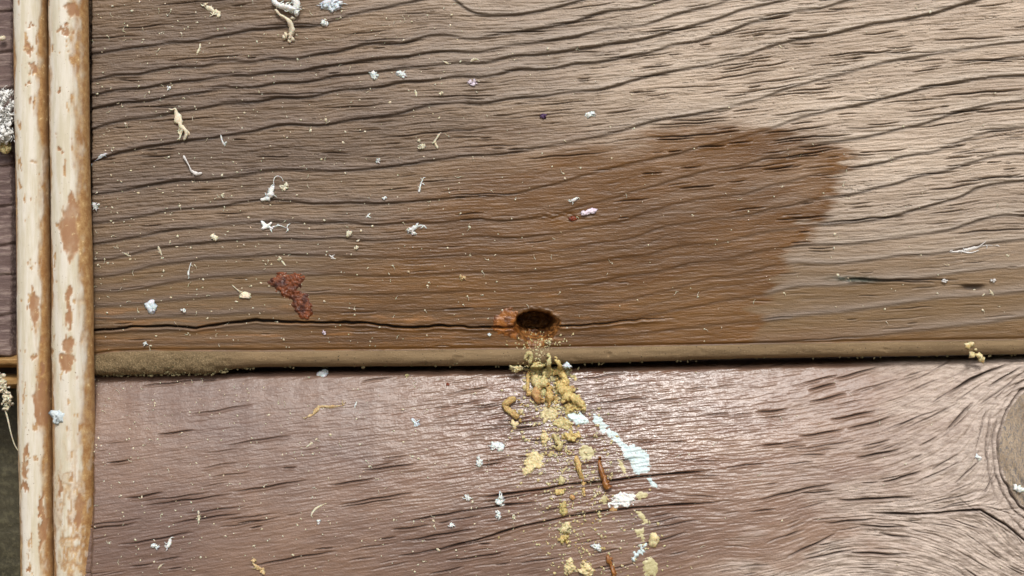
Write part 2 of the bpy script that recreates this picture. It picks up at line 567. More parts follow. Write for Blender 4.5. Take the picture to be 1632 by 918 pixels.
# ---- upper plank
UX0, UX1, UY0, UY1 = 120, 1960, -260, 566
xs, ys, G, gx, gy, cs = rbf_field(UP, UX0, UX1, UY0, UY1, STEP)
X, Y = np.meshgrid(xs, ys)
PHI = upsample(G, gx, gy, cs, X, Y)
PHI = PHI + 0.02 * fbm(X / 90, Y / 25, 30, 3)
gY, gX = np.gradient(PHI, STEPY, STEP)
grad = np.sqrt(gX ** 2 + gY ** 2) + 1e-6
slope_ring = np.clip(-gX / np.where(np.abs(gY) < 1e-4, 1e-4, gY), -0.7, 0.3)
SL = 0.30 * slope_ring - 0.025 + 0.05 * fbm(X / 140, Y / 60, 40, 3)

weather_light = sstep(0.0, 1.0, (X - 420) / 800 - (Y - 60) / 900 + 0.16 * fbm(X / 120, Y / 40, 50, 4))  # weathering and light falloff together, painted as paler wood towards the right
weather_light = np.clip(weather_light * (1 - 0.62 * sstep(250, 520, Y)), 0, 1)
STAIN = [(640, 345), (690, 318), (730, 280), (790, 250), (900, 236), (985, 228), (1040, 206), (1120, 196), (1180, 208), (1260, 212), (1345, 232), (1362, 252),
         (1335, 272), (1345, 292), (1318, 318), (1305, 352), (1278, 368), (1290, 385), (1262, 405), (1248, 440), (1232, 450), (1222, 480), (1200, 500), (1196, 560),
         (1100, 620), (900, 620), (700, 620), (520, 600), (470, 500), (560, 420)]
sd = in_poly(STAIN, X, Y) + 24 * fbm(X / 85, Y / 13, 60, 4) + 16 * fbm(X / 60, PHI * 5, 64, 3) + 6 * fbm(X / 14, Y / 5, 65, 3)
edge_w = 14 + 55 * (1 - sstep(780, 1060, X)) + 14 * sstep(300, 200, Y)
wet = sstep(-1, 1, sd / edge_w) * (0.86 + 0.14 * sstep(650, 900, X)) * (0.88 + 0.22 * fbm(X / 90, PHI * 3, 66, 4))
wet = np.clip(wet + 0.16 * np.exp(-((sd - 8) / 9) ** 2) * sstep(1000, 1150, X), 0, 1)
wet = np.clip(wet, 0, 1)
wet = np.clip(wet + 0.55 * sstep(505, 552, Y + 8 * fbm(X / 70, Y / 12, 68, 3)) * (1 - wet), 0, 1)
olive = np.clip(sstep(330, 470, Y + 24 * fbm(X / 130, Y / 50, 52, 3)) * 0.85, 0, 1)
smoothness = np.clip(np.maximum(0.88 * wet, 0.84 * sstep(320, 470, Y)), 0, 1)
rough_amp = 1 - 0.86 * smoothness

vx = 1 / np.sqrt(1 + SL ** 2)
vy = SL * vx
nimg = rng.normal(size=X.shape).astype(np.float32)
nimg = (nimg + np.roll(nimg, 1, 0)) * 0.7
f_long = lic(nimg, vx.astype(np.float32), vy.astype(np.float32), 11)
nimg2 = rng.normal(size=X.shape).astype(np.float32)
f_chk = lic(rng.normal(size=X.shape).astype(np.float32), vx.astype(np.float32), vy.astype(np.float32), 6)
f_short = lic(nimg2, vx.astype(np.float32), vy.astype(np.float32), 3)

H = 0.8 * fbm(X / 110, Y / 50, 80, 3) + rough_amp * (0.36 * f_long + 0.30 * f_short)
H += rough_amp * 0.7 * fbm(X / 48, Y / 7, 84, 3)
late_shade = np.zeros_like(H)
band = np.zeros_like(H)
fis = np.zeros_like(H)
for k in range(1, 18):
    d = (PHI - k) / grad + 0.9 * fbm(X / 60, Y / 12, 90 + k, 2)
    along = np.clip(0.95 + 0.6 * vnoise(X / 90, X * 0 + k * 3.7, 110), 0.25, 1.5)
    A = 1.2 * RING_AMP[k] * along * (1 - 0.80 * smoothness) * (1 + 0.35 * vnoise(X / 300, X * 0 + k * 1.9, 112))
    dd = np.clip(d, -80, 80)
    up = np.exp(np.minimum(dd, 0) / 13)
    st = 1 / (1 + np.exp(np.clip(dd / 0.7, -30, 30)))          # 1 above the ring edge, 0 below
    H += A * (1.0 * up * st - 1.35 * np.exp(-np.maximum(dd, 0) / 5.0) * (1 - st))
    late_shade = np.maximum(late_shade, np.exp(-((dd - 1.2) / 2.4) ** 2) * np.clip(0.5 + 0.5 * along, 0, 1) * 0.88 * (1 - 0.5 * smoothness))  # latewood tone plus overhang shade, painted dark just under each ring edge
    band = np.maximum(band, st * np.exp(np.minimum(dd + 3, 0) / 9))
for k in np.arange(1.5, 17.5, 1.0):                              # faint lines between the rings
    d = (PHI - k) / grad + 2.4 * vnoise(X / 60, Y / 20, 130 + int(k))
    along = np.clip(0.9 * vnoise(X / 110, X * 0 + k * 5.1, 140), 0, 1)
    late_shade = np.maximum(late_shade, 0.35 * along * np.exp(-(d / 2.2) ** 2))
    H -= 0.4 * along * np.exp(-(d / 2.0) ** 2)

sp = []
r2 = random.Random(5)
while len(sp) < 850:
    cx, cy = r2.uniform(130, 1950), r2.uniform(-255, 560)
    dens = 0.45 + 0.5 * min(1, max(0, (cx - 500) / 700))
    if cy > 360: dens *= 0.45
    if 780 < cx < 1250 and cy > 300: dens *= 0.35
    if r2.random() > dens:
        continue
    L = r2.uniform(8, 30) * (1.0 if r2.random() < 0.75 else 2.4)
    amp = r2.uniform(1.0, 3.6) * (1.3 if cx > 1000 and cy < 300 else 0.85) * (0.6 if cy > 400 else 1)
    sp.append((cx, cy, L, amp, r2.uniform(0.8, 1.35)))
sp += [(1560, 148, 75, 4.5, 2.0), (1600, 175, 60, 3.5, 1.8), (1545, 62, 60, 3.5, 1.8), (1580, 94, 70, 3.5, 1.8), (1290, 143, 40, 3.5, 1.6),
       (1390, 84, 35, 4, 1.8), (1180, 120, 60, 3, 1.6), (1370, 350, 70, 3.5, 1.7), (1520, 298, 45, 3.5, 1.7), (1580, 368, 70, 3, 1.7), (1110, 215, 80, 3, 1.6),
       (690, 212, 90, 2.8, 1.6), (330, 92, 60, 2.5, 1.6), (450, 150, 70, 2.5, 1.5), (560, 170, 60, 2.5, 1.5), (180, 60, 45, 2.8, 1.5), (230, 42, 50, 2.5, 1.5)]
add_slits(H, fis, xs, ys, SL, sp)
patchy = sstep(-0.5, 0.4, fbm(X / 120, Y / 30, 170, 3))
chk = sstep(1.35, 2.3, -f_chk) * np.clip(rough_amp * 1.15 - 0.1, 0.1, 1) * (0.35 + 0.65 * patchy) * (0.55 + 0.45 * weather_light)
H -= 1.9 * chk
H += 1.3 * sstep(1.5, 2.6, f_chk) * rough_amp
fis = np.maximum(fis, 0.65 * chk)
CR = [(120, 529), (146, 527.5), (217, 520), (272, 519), (312, 523.5), (354, 516), (410, 510), (477, 513.5), (584, 514), (640, 522), (701, 519), (781, 522), (855, 522), (894, 520), (946, 517), (1010, 510), (1040, 507), (1078, 507.5)]
yl = np.interp(X, [p[0] for p in CR], [p[1] for p in CR]) + 0.9 * vnoise(X / 11, X * 0, 73)
cw = np.interp(X, [120, 300, 480, 640, 760, 900, 1000, 1078], [1.5, 1.6, 1.9, 1.5, 1.3, 1.1, 0.8, 0.3]) * (1 + 0.25 * vnoise(X / 19, X * 0, 74))
amp = np.interp(X, [120, 700, 900, 1040, 1080], [14, 12, 8, 3, 0])
core = np.exp(-np.abs((Y - yl) / cw) ** 4)
H += -amp * core + np.minimum(amp, 3) * 0.7 * np.exp(-((Y - yl - 4.5) / 2.4) ** 2)
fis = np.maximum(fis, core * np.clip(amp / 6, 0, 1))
# mouldy fissure at the right and the small pit beside it
mould = np.exp(-((X - 1362) / 42) ** 2 - ((Y - 445 - 0.03 * (X - 1362)) / 4.5) ** 2)
mould = np.clip(mould * (1.1 + 0.9 * fbm(X / 9, Y / 4, 150, 3)), 0, 1)
H += mould * (2.2 * fbm(X / 7, Y / 4, 152, 3))
add_slits(H, fis, xs, ys, SL * 0 + 0.02, [(1385, 446, 36, 5, 2.2), (1440, 449, 50, 3.5, 1.8), (1470, 446, 60, 2.6, 1.5)])
pit = np.exp(-((X - 1550) / 17) ** 4 - ((Y - 458) / 4.2) ** 4)
H -= 7 * pit
fis = np.maximum(fis, 0.75 * pit)
# splintered patch in the middle of the stain
rag = np.exp(-((X - 895) / 55) ** 2 - ((Y - 345) / 7) ** 2)
H += rag * 3.0 * fbm(X / 14, Y / 4, 154, 3)
fresh = 0.85 * np.exp(-((X - 640) / 75) ** 2 - ((Y - 508 - 0.03 * (X - 640)) / 6.0) ** 2) * sstep(-0.35, 0.25, fbm(X / 40, Y / 7, 156, 3))
fresh += 0.40 * sstep(0.2, 0.5, fbm(X / 55, Y / 6, 158, 4)) * sstep(430, 520, Y) * (1 - sstep(950, 1150, X))
fresh = np.clip(fresh, 0, 1)
# the bored hole, funnelled open at its lower side
hn = 0.10 * fbm(X / 13, Y / 13, 160, 3)
hn2 = 0.13 * fbm(X / 7, Y / 7, 161, 3)
e = np.sqrt(((X - 856) / 37) ** 2 + ((Y - 518) / np.where(Y < 518, 24.0, 28.0)) ** 2) + hn + 0.6 * hn2
ec = np.sqrt(((X - 854) / 32) ** 2 + ((Y - 511) / 15.0) ** 2) + hn + hn2
ang_ = np.arctan2(Y - 512, X - 853)
strie = fbm(ang_ * 7, e * 2.0, 163, 3)
dep = np.maximum(90 * (1 - sstep(0.86, 1.06, ec)), (34 + 12 * strie) * np.clip((1.02 - e) / 0.62, 0, 1) ** 0.8)
wf = np.interp(Y, [515, 530, 545, 560], [32, 27, 17, 12])
ff = np.abs(X - 853 - 2 * np.sin(Y / 5)) / wf + 0.5 * hn
df = (1 - sstep(0.7, 1.1, ff)) * np.interp(Y, [512, 524, 538, 552, 566], [0, 34, 17, 7, 5]) * (1 + 0.25 * fbm(X / 5, Y / 14, 162, 3))
dep = np.maximum(dep, df)
bore = np.clip(np.maximum(sstep(1.08, 0.96, e), (1 - sstep(0.85, 1.15, ff)) * sstep(515, 522, Y)), 0, 1)
H = H * (1 - 0.8 * bore) - dep * (1 + 0.10 * fbm(X / 6, Y / 5, 164, 3)) + 1.3 * np.exp(-((e - 1.12) / 0.07) ** 2) * (Y < 545) * sstep(-0.2, 0.3, fbm(X / 8, Y / 8, 165, 2))
bore = np.maximum(bore, 0.55 * np.exp(-((X - 806) / 20) ** 2 - ((Y - 533) / 12) ** 2) * sstep(-0.3, 0.2, fbm(X / 8, Y / 5, 166, 3)))
late_shade *= 1 - bore
band *= (1 - bore) * (1 - 0.6 * wet)


def bead_top(px): return np.interp(px, [120, 150, 180, 240, 420, 820, 1180, 1632, 1960], [569, 566, 561, 559, 560, 556, 549, 541, 535])
def bead_bot(px): return np.interp(px, [120, 160, 340, 372, 420, 820, 1180, 1632, 1960], [600, 599, 596, 588, 585, 583, 572, 565, 558])
def low_top(px): return np.interp(px, [120, 155, 420, 820, 1180, 1632, 1960], [601, 600, 595, 590, 583, 573, 566])


# the lower edge of the plank follows the bead; past it the sheet turns back into the gap
over = np.clip(Y - bead_top(X) - 2, 0, None)
H = H - 2.5 * over - 2.2 * np.exp(-((Y - bead_top(X) + 1.5) / 2.2) ** 2)
lend = np.clip(147 - X + 1.5 * fbm(X / 9, Y / 9, 168, 2), 0, None)      # sawn end of the plank beside the trim
H = H - 3.0 * np.clip(lend, 0, 8)
UH, Uxs, Uys = H, xs, ys


def subset(vals, lo, hi, k=4):
    idx = np.arange(len(vals))
    inside = (vals >= lo) & (vals <= hi)
    return idx[inside | (idx % k == 0) | (idx == len(vals) - 1)]


ix = subset(xs, 118, 1665)
iy = subset(ys, -30, 570, 6)
sub = np.ix_(iy, ix)
Xs, Ys, Hs = X[sub], Y[sub], H[sub]
V = np.stack([(Xs - 816) * S, -Hs * S, Z0 + (459 - Ys) * S], -1).reshape(-1, 3)
up_obj = mesh_obj('plank', V, grid_faces(len(iy), len(ix)), M['upper'], wall,
                  attrs={'weather_light': weather_light[sub], 'wet': wet[sub], 'olive': olive[sub], 'late_shade': np.clip(late_shade[sub], 0, 1), 'band': np.clip(band[sub], 0, 1),
                         'fissure': np.clip(fis[sub], 0, 1), 'fresh': fresh[sub], 'bore': np.clip(bore[sub], 0, 1), 'mould': mould[sub]})
tag(up_obj, 'upper plank with raised wavy grain, a damp brown stain and a bored hole')

# ---- bead along the lower edge of the upper plank
bx = np.arange(148, 1960, 1.8)
bt = np.linspace(0, 1, 34)
BX, BT = np.meshgrid(bx, bt)
top, bot = bead_top(BX), bead_bot(BX)
th = math.pi * BT
nb = fbm(BX / 9, BT * 5, 200, 4)
crust = 1 - sstep(330, 400, BX)
notch = np.exp(-((BX - 853) / 17) ** 2)
hy = (9.5 + 1.2 * fbm(BX / 120, BT, 204, 2)) * np.sin(th) ** 0.8 + 0.7 * nb + 1.3 * fbm(BX / 45, BT * 3, 214, 4) - 2.2 * sstep(0.35, 0.6, fbm(BX / 26, BT * 2, 218, 3)) + crust * 3.8 * fbm(BX / 18, BT * 4, 206, 4)
hy = hy - 4.5 * notch * (1 - BT) ** 0.7 - np.where(BT > 0.5, (BT - 0.5) ** 2 * 46, 0)
BY = top + (bot - top) * (0.5 - 0.5 * np.cos(th)) * (1 + 0.0 * nb) + 0.5 * fbm(BX / 30, BT * 2, 208, 3) + crust * 1.6 * fbm(BX / 8, BT * 4, 210, 3) * BT
hy[0] -= 6
endc = np.clip(156 - BX, 0, 8) / 8
hy = hy - 9 * endc ** 2
BYc = BY
rows_extra = hy[-1:] - 70
hy2 = np.vstack([hy, rows_extra])
BY2 = np.vstack([BY, BY[-1:]])
BX2 = np.vstack([BX, BX[-1:]])
V = np.stack([(BX2 - 816) * S, -hy2 * S, Z0 + (459 - BY2) * S], -1).reshape(-1, 3)
dirt = np.clip(np.vstack([crust, crust[-1:]]) * (0.35 + 0.9 * np.vstack([BT, BT[-1:]])) + 0.6 * sstep(0.62, 0.95, np.vstack([BT, BT[-1:]])) * sstep(-0.3, 0.5, fbm(BX2 / 60, BY2 / 10, 212, 3)), 0, 1)
bead = mesh_obj('edge_bead', V, grid_faces(*BX2.shape), M['bead'], up_obj, attrs={'dirt': dirt})
tag(bead, 'rounded dusty tan bead along the lower edge')

# ---- lower plank
LO = [
    (-1, [(150, 640), (500, 592), (700, 562)]),
    (0, [(150, 690), (500, 640), (800, 598), (1000, 572), (1150, 550)]),
    (1, [(150, 740), (500, 688), (800, 645), (1000, 622), (1200, 600), (1300, 585), (1400, 560)]),
    (2, [(150, 790), (500, 738), (800, 695), (1000, 672), (1200, 655), (1300, 640), (1400, 615), (1480, 585), (1540, 555)]),
    (3, [(150, 840), (500, 788), (800, 742), (1000, 718), (1200, 700), (1330, 686), (1420, 665), (1500, 632), (1582, 590), (1640, 556)]),
    (4, [(150, 895), (500, 835), (760, 795), (863, 780), (961, 768), (1030, 759), (1125, 751), (1250, 742), (1366, 730), (1432, 716), (1490, 690), (1540, 650), (1590, 608), (1650, 584)]),
    (5, [(150, 945), (500, 888), (800, 845), (904, 823), (976, 813), (1030, 808), (1133, 802), (1250, 786), (1330, 778), (1409, 769), (1467, 751), (1520, 722), (1556, 685), (1580, 645), (1620, 612)]),
    (6, [(150, 990), (500, 940), (800, 890), (1000, 856), (1150, 835), (1250, 820), (1335, 800), (1456, 791), (1510, 780), (1548, 752), (1568, 712), (1578, 680)]),
    (7, [(150, 1030), (500, 975), (800, 920), (1000, 885), (1150, 850), (1300, 824), (1405, 818), (1463, 819), (1514, 815), (1553, 813), (1580, 830), (1605, 856), (1640, 888)]),
    (7, [(1580, 677), (1588, 716), (1600, 743), (1616, 778), (1635, 800)]),
    (8, [(150, 1080), (800, 965), (1150, 880), (1300, 848), (1374, 840), (1436, 845), (1500, 865), (1541, 888), (1632, 932)]),
    (9, [(150, 1130), (800, 1010), (1150, 925), (1300, 890), (1374, 880), (1436, 883), (1520, 905), (1632, 955)]),
    (10, [(150, 1200), (800, 1080), (1300, 930), (1450, 925), (1632, 1000)]),
]
LX0, LX1, LY0, LY1 = 120, 1960, 560, 1190
xs, ys, G, gx, gy, cs = rbf_field(LO, LX0, LX1, LY0, LY1, STEP)
X, Y = np.meshgrid(xs, ys)
PHI = upsample(G, gx, gy, cs, X, Y)
# beyond the frame on the right the grain closes round the knot again
gY, gX = np.gradient(PHI, STEPY, STEP)
mag = np.sqrt(gX ** 2 + gY ** 2) + 1e-6
vx = (gY / mag)
vy = (-gX / mag)
sgn = np.where(vx < 0, -1, 1)
vx, vy = vx * sgn, vy * sgn
SL = np.clip(vy / np.maximum(vx, 0.12), -4, 4)
knot_e = np.sqrt(((X - 1668) / 76) ** 2 + ((Y - 715) / 104) ** 2) + 0.05 * fbm(X / 40, Y / 40, 300, 2)
weather_light = sstep(0, 1, (X - 1230) / 330 + (Y - 740) / 900 + 0.42 * fbm(X / 90, Y / 34, 304, 4))
weather_light = np.clip(np.maximum(weather_light, sstep(0.0, 1.0, (X - 1080) / 420 + (Y - 880) / 110 + 0.8 * fbm(X / 70, Y / 25, 306, 4)) * sstep(1060, 1250, X)), 0, 1) * 0.95
warm = sstep(0, 1, (X - 900) / 420 + 0.3 * fbm(X / 80, Y / 30, 308, 3))
warm = np.clip(warm + 0.30 * sstep(0.0, 0.5, fbm(X / 160, Y / 60, 310, 3)), 0, 1)
n1 = rng.normal(size=X.shape).astype(np.float32)
f_long = lic(n1, vx.astype(np.float32), vy.astype(np.float32), 10)
n2 = rng.normal(size=X.shape).astype(np.float32)
n2 = n2 + np.roll(n2, 1, 0)
f_mid = lic(n2, vx.astype(np.float32), vy.astype(np.float32), 4)
n3 = rng.normal(size=X.shape).astype(np.float32)
n3 = (n3 + np.roll(n3, 1, 0) + np.roll(n3, 1, 1) + np.roll(n3, (1, 1), (0, 1)))
n3 = n3 / n3.std()
near = np.exp(-((X - 940) / 260) ** 2 - ((Y - 690) / 150) ** 2)              # open-grained stretch below the hole
H = 1.0 * fbm(X / 120, Y / 60, 320, 3) + (0.10 + 0.40 * weather_light) * f_long + (0.12 + 0.42 * near + 0.40 * weather_light) * f_mid + 0.05 * n3 * (1 - weather_light)
H += (0.5 + 1.6 * weather_light) * fbm(X / 26, PHI * 6, 324, 3)
fis = np.zeros_like(H)
f_chk = lic(rng.normal(size=X.shape).astype(np.float32), vx.astype(np.float32), vy.astype(np.float32), 6)
chk = 0.65 * sstep(1.5, 2.4, -f_chk) * np.clip(0.06 + 0.7 * near + 0.9 * weather_light + 0.35 * sstep(720, 860, Y), 0, 1) * sstep(-0.5, 0.4, fbm(X / 120, Y / 40, 312, 3))
H -= 2.2 * chk
fis = np.maximum(fis, 0.75 * chk)
sp = []
r2 = random.Random(9)
while len(sp) < 620:
    cx, cy = r2.uniform(130, 1950), r2.uniform(575, 1185)
    wl = min(1, max(0, (cx - 1100) / 350))
    dens = 0.16 + 0.55 * wl + 0.5 * math.exp(-((cx - 900) / 230) ** 2 - ((cy - 720) / 130) ** 2) + 0.28 * min(1, max(0, (cy - 720) / 120))
    if cx < 700 and cy < 700: dens *= 0.12
    if (cx - 1668) ** 2 / 80 ** 2 + (cy - 715) ** 2 / 108 ** 2 < 1.1 or r2.random() > dens:
        continue
    j, i = np.searchsorted(ys, cy) - 1, np.searchsorted(xs, cx) - 1
    sl = abs(SL[j, i])
    L = r2.uniform(9, 32) * (1 if r2.random() < 0.75 else 1.8) / math.sqrt(1 + sl * sl)
    sp.append((cx, cy, L, r2.uniform(0.9, 3.0), r2.uniform(0.75, 1.25)))
# checks that can be told apart in the photograph
sp += [(1396, 795, 62, 6, 2.2), (1400, 723, 36, 5, 2.0), (1438, 760, 32, 5, 2.0), (1356, 830, 42, 4.5, 1.8), (1408, 838, 40, 4.5, 1.8), (1425, 853, 26, 5, 1.8),
       (1395, 880, 50, 5, 2.0), (1290, 868, 40, 4, 1.7), (1320, 882, 45, 4, 1.7), (1360, 662, 36, 4, 1.8), (1385, 675, 34, 4.5, 1.8), (1310, 617, 22, 4, 2.0), (1320, 634, 30, 3.5, 1.7),
       (1366, 594, 36, 3.5, 1.6), (1230, 655, 26, 3, 1.6), (1545, 608, 36, 5, 2.0), (1528, 665, 22, 5, 2.0), (1600, 600, 30, 4, 1.8), (1270, 783, 60, 4, 1.7), (1310, 690, 36, 3.5, 1.7),
       (300, 797, 70, 3, 1.4), (430, 775, 60, 3, 1.4), (620, 745, 45, 3.2, 1.5), (330, 826, 55, 3, 1.4), (600, 795, 60, 3, 1.4), (700, 852, 60, 4, 1.7), (560, 768, 36, 3, 1.5),
       (470, 888, 70, 3, 1.5), (720, 870, 70, 3, 1.6), (250, 858, 60, 3, 1.5), (230, 790, 30, 3.4, 1.6), (190, 735, 20, 3, 1.4), (280, 690, 30, 2.6, 1.4), (760, 885, 50, 3, 1.5), (600, 605, 26, 2.2, 1.3)]
add_slits(H, fis, xs, ys, SL, sp)
follow_crack(H, fis, X, Y, [(760, 794), (800, 789), (863, 780), (904, 772), (961, 768), (1030, 759), (1080, 755), (1145, 750)], 8, 1.7, 0.4, 0.8)
follow_crack(H, fis, X, Y, [(700, 872), (760, 860), (832, 838), (904, 823), (976, 813), (1030, 808), (1080, 805), (1150, 801)], 8, 1.6, 0.4, 0.8)
follow_crack(H, fis, X, Y, [(640, 832), (720, 818), (800, 806), (880, 798)], 4, 1.7, 0.4, 0.8)
follow_crack(H, fis, X, Y, [(1385, 817), (1405, 818), (1463, 819), (1514, 815), (1560, 812), (1600, 835), (1640, 870), (1720, 930)], 9, 2.3, 0.4, 0.8)
follow_crack(H, fis, X, Y, [(1500, 640), (1510, 627), (1545, 605), (1582, 589), (1632, 570)], 6, 2.0, 0.4, 1)
# cracks running down beside the knot
for off, am, wd in ((1.04, 8, 0.016), (1.16, 4, 0.018), (1.30, 4, 0.018)):
    m = np.exp(-np.abs((knot_e - off - 0.04 * fbm(X / 18, Y / 18, 330, 2)) / wd) ** 2) * (X < 1668)
    m = m * sstep(-0.45, 0.1, fbm(X / 50, Y / 50, 331 + int(off * 10), 2) + (0.2 + 0.5 * sstep(660, 700, Y) if off < 1.1 else 0))
    H -= am * m
    fis = np.maximum(fis, m * min(1, am / 6))
ring_hump = np.exp(-((knot_e - 1.5) / 0.45) ** 2) * (X < 1750)
H += 7 * ring_hump + 2.5 * ring_hump * fbm(X / 30, Y / 30, 334, 3)
inside = 1 - sstep(0.95, 1.03, knot_e)
H = H * (1 - inside) + inside * (3 + 3 * (1 - knot_e) + 0.25 * n3 + 3.4 * fbm(X / 7, Y / 40, 338, 4) + 1.4 * np.sin(knot_e * 38 + 3 * fbm(X / 40, Y / 40, 339, 2)))
rub = np.clip(near * sstep(0.05, 0.55, fbm(X / 50, PHI * 5, 340, 3) + 0.15), 0, 1) * 0.75
# the whole face: top edge rounded over, face leaning outwards towards its foot
yt = low_top(X) + 1.2 * fbm(X / 25, X * 0, 344, 3)
dy = Y - yt
t = np.clip(dy / 330, 0, 2.0)
base = -14 + 330 * (0.46 * t - 0.19 * t * t)
base = np.where(t > 1.2, -14 + 330 * (0.46 * 1.2 - 0.19 * 1.44), base)
edge = 6.0 * np.exp(-np.clip(dy, 0, None) / 3.5)
back = np.clip(-dy, 0, None)
lend = np.clip(150 - X + 1.5 * fbm(X / 9, Y / 9, 348, 2), 0, 8)
LHf = base + H * sstep(-2, 10, dy) - edge - 12.0 * back - 3 * lend
LB = base
Lxs, Lys, LH = xs, ys, LHf
ix = subset(xs, 118, 1665)
iy = subset(ys, 560, 945, 6)
sub = np.ix_(iy, ix)
Xs, Ys, Hs = X[sub], Y[sub], LHf[sub]
f = 1 - np.clip(LB[sub], -20, 60) / DP
V = np.stack([(Xs - 816) * S * f, -Hs * S, Z0 + (459 - Ys) * S * f], -1).reshape(-1, 3)
ks = knot_e[sub]
kf = 0.25 * (ks[:-1, :-1] + ks[1:, :-1] + ks[:-1, 1:] + ks[1:, 1:]) < 1.0
at = {'weather_light': weather_light[sub], 'warm': warm[sub], 'rub': rub[sub], 'damp': np.clip(1.25 * np.exp(-((X[sub] - 960) / 230) ** 2 - ((Y[sub] - 650) / 120) ** 2), 0, 1), 'fissure': np.clip(fis[sub], 0, 1)}
low_obj = mesh_obj('plank', V, grid_faces(len(iy), len(ix), ~kf), M['lower'], wall, attrs=at)
tag(low_obj, 'lower reddish brown plank with a semi-gloss sheen, weathered pale round a knot')


def compact(V, F):
    u, inv = np.unique(F, return_inverse=True)
    return V[u], inv.reshape(F.shape)


kv, kq = compact(V, grid_faces(len(iy), len(ix), kf))
knot = mesh_obj('knot', kv, kq, M['knot'], low_obj)
tag(knot, 'grey tan knot ringed by a dark crack')


def sample(xs, ys, A, px, py):
    u = np.clip((np.asarray(px, float) - xs[0]) / STEP, 0, len(xs) - 1.01)
    v = np.clip((np.asarray(py, float) - ys[0]) / STEPY, 0, len(ys) - 1.01)
    i, j = u.astype(int), v.astype(int)
    a, b = u - i, v - j
    return (A[j, i] * (1 - a) + A[j, i + 1] * a) * (1 - b) + (A[j + 1, i] * (1 - a) + A[j + 1, i + 1] * a) * b


def surf(px, py):
    """height of the wall under a photograph pixel, and the smooth base used for placing"""
    px = np.asarray(px, float)
    py = np.asarray(py, float)
    tp, bt_ = bead_top(px), bead_bot(px)
    tt = np.clip((py - tp) / (bt_ - tp), 0.02, 0.9)
    hb = 7.5 * np.sqrt(np.clip(1 - (2 * tt - 1) ** 2, 0, 1))
    hu = sample(Uxs, Uys, UH, px, np.minimum(py, tp))
    hl = sample(Lxs, Lys, LH, px, np.maximum(py, low_top(px) + 1))
    lb = sample(Lxs, Lys, LB, px, np.maximum(py, low_top(px) + 1))
    is_l = py > 0.5 * (bt_ + low_top(px))
    is_u = py < tp
    return np.where(is_u, hu, np.where(is_l, hl, hb)), np.where(is_l, lb, 0.0)


# ---- neighbouring boards left of the trim, and what is added behind the gaps
def sheet(name, x0, x1, y0, y1, base, mat, parent, step=2.2, amp=1.0, edge='all', seed=400, fib=True, margin=24):
    ax = np.arange(x0, x1 + step, step)
    ay = np.arange(y0, y1 + step, step)
    AX, AY = np.meshgrid(ax, ay)
    h = base + amp * (1.2 * fbm(AX / 40, AY / 9, seed, 4) + 2.0 * fbm(AX / 90, AY / 70, seed + 5, 2))
    if fib:
        for k in range(14):
            yy = y0 + (k + 0.5) * (y1 - y0) / 14 + 9 * vnoise(AX / 60, AX * 0 + k, seed + 9) - 0.12 * (AX - x0)
            h = h - amp * 3.2 * np.exp(-((AY - yy) / 2.0) ** 2) + amp * 1.4 * np.exp(-((AY - yy + 5) / 4) ** 2)
    for dist in (AX - x0, x1 - AX, AY - y0, y1 - AY):
        dd = dist + 1.5 * fbm(AX / 14, AY / 14, seed + 12, 2)
        h = h - 26 * (1 - sstep(-1, 9, dd)) ** 2
    hb = np.full_like(h, base)
    f = 1 - hb / DP
    V = np.stack([(AX - 816) * S * f, -h * S, Z0 + (459 - AY) * S * f], -1)
    F = grid_faces(*AX.shape)
    # solid back
    Vb = V.copy()
    Vb[..., 1] = -(base - margin * 1.0 - 26) * S
    n = AX.size
    ny, nx = AX.shape
    idx = np.arange(n).reshape(ny, nx)
    loop = np.concatenate([idx[0, :-1], idx[:-1, -1], idx[-1, :0:-1], idx[:0:-1, 0]])
    nxt = np.roll(loop, -1)
    ring_b = Vb.reshape(-1, 3)[loop]
    m = len(loop)
    side = np.stack([loop, nxt, n + (np.arange(m) + 1) % m, n + np.arange(m)], -1)
    return mesh_obj(name, np.vstack([V.reshape(-1, 3), ring_b]), np.vstack([F, side]), mat, parent)


p3 = sheet('plank', -330, 23, -260, 572, -30, M['side'], wall, 2.0, 1.1, seed=420)
tag(p3, 'grey purple plank end left of the trim, crossed by dark cracks')
b1 = sheet('batten', -330, 46, 566, 586, -26, M['ledge'], wall, 1.6, 0.7, seed=440, fib=False)
tag(b1, 'thin tan wooden edge left of the trim')
b2 = sheet('batten', -330, 46, 598, 620, -38, M['ledge'], wall, 1.6, 0.9, seed=460, fib=False)
tag(b2, 'second tan wooden edge below the dark slot, left of the trim')
p4 = sheet('panel', -330, 120, 612, 1190, -150, M['olive'], wall, 4.0, 0.8, seed=480, fib=False)
tag(p4, 'dark olive panel set back below the left planks')


def box(name, x0, x1, y0, y1, h0, h1, mat, parent):
    v = [((a - 816) * S, -c * S, Z0 + (459 - b) * S) for c in (h0, h1) for b in (y0, y1) for a in (x0, x1)]
    fcs = [(0, 1, 3, 2), (4, 6, 7, 5), (0, 4, 5, 1), (2, 3, 7, 6), (0, 2, 6, 4), (1, 5, 7, 3)]
    return mesh_obj(name, v, fcs, mat, parent, smooth=False)


box('gap_light_blocker', -420, 2060, -400, 1300, -260, -190, M['back'], wall)  # unseen dark board, added to block light and keep the gaps dark
box('batten', 40, 140, -255, 1185, -120, -30, M['back'], wall)


# ------------------------------------------------------------------ the twin round trim
trim = empty('trim_strip', place(95, 1000, 0))
tag(trim, 'vertical trim of two round rods in peeling cream and rusty tan paint', 'trim', kind='thing')
trim_inv = trim.location.copy()


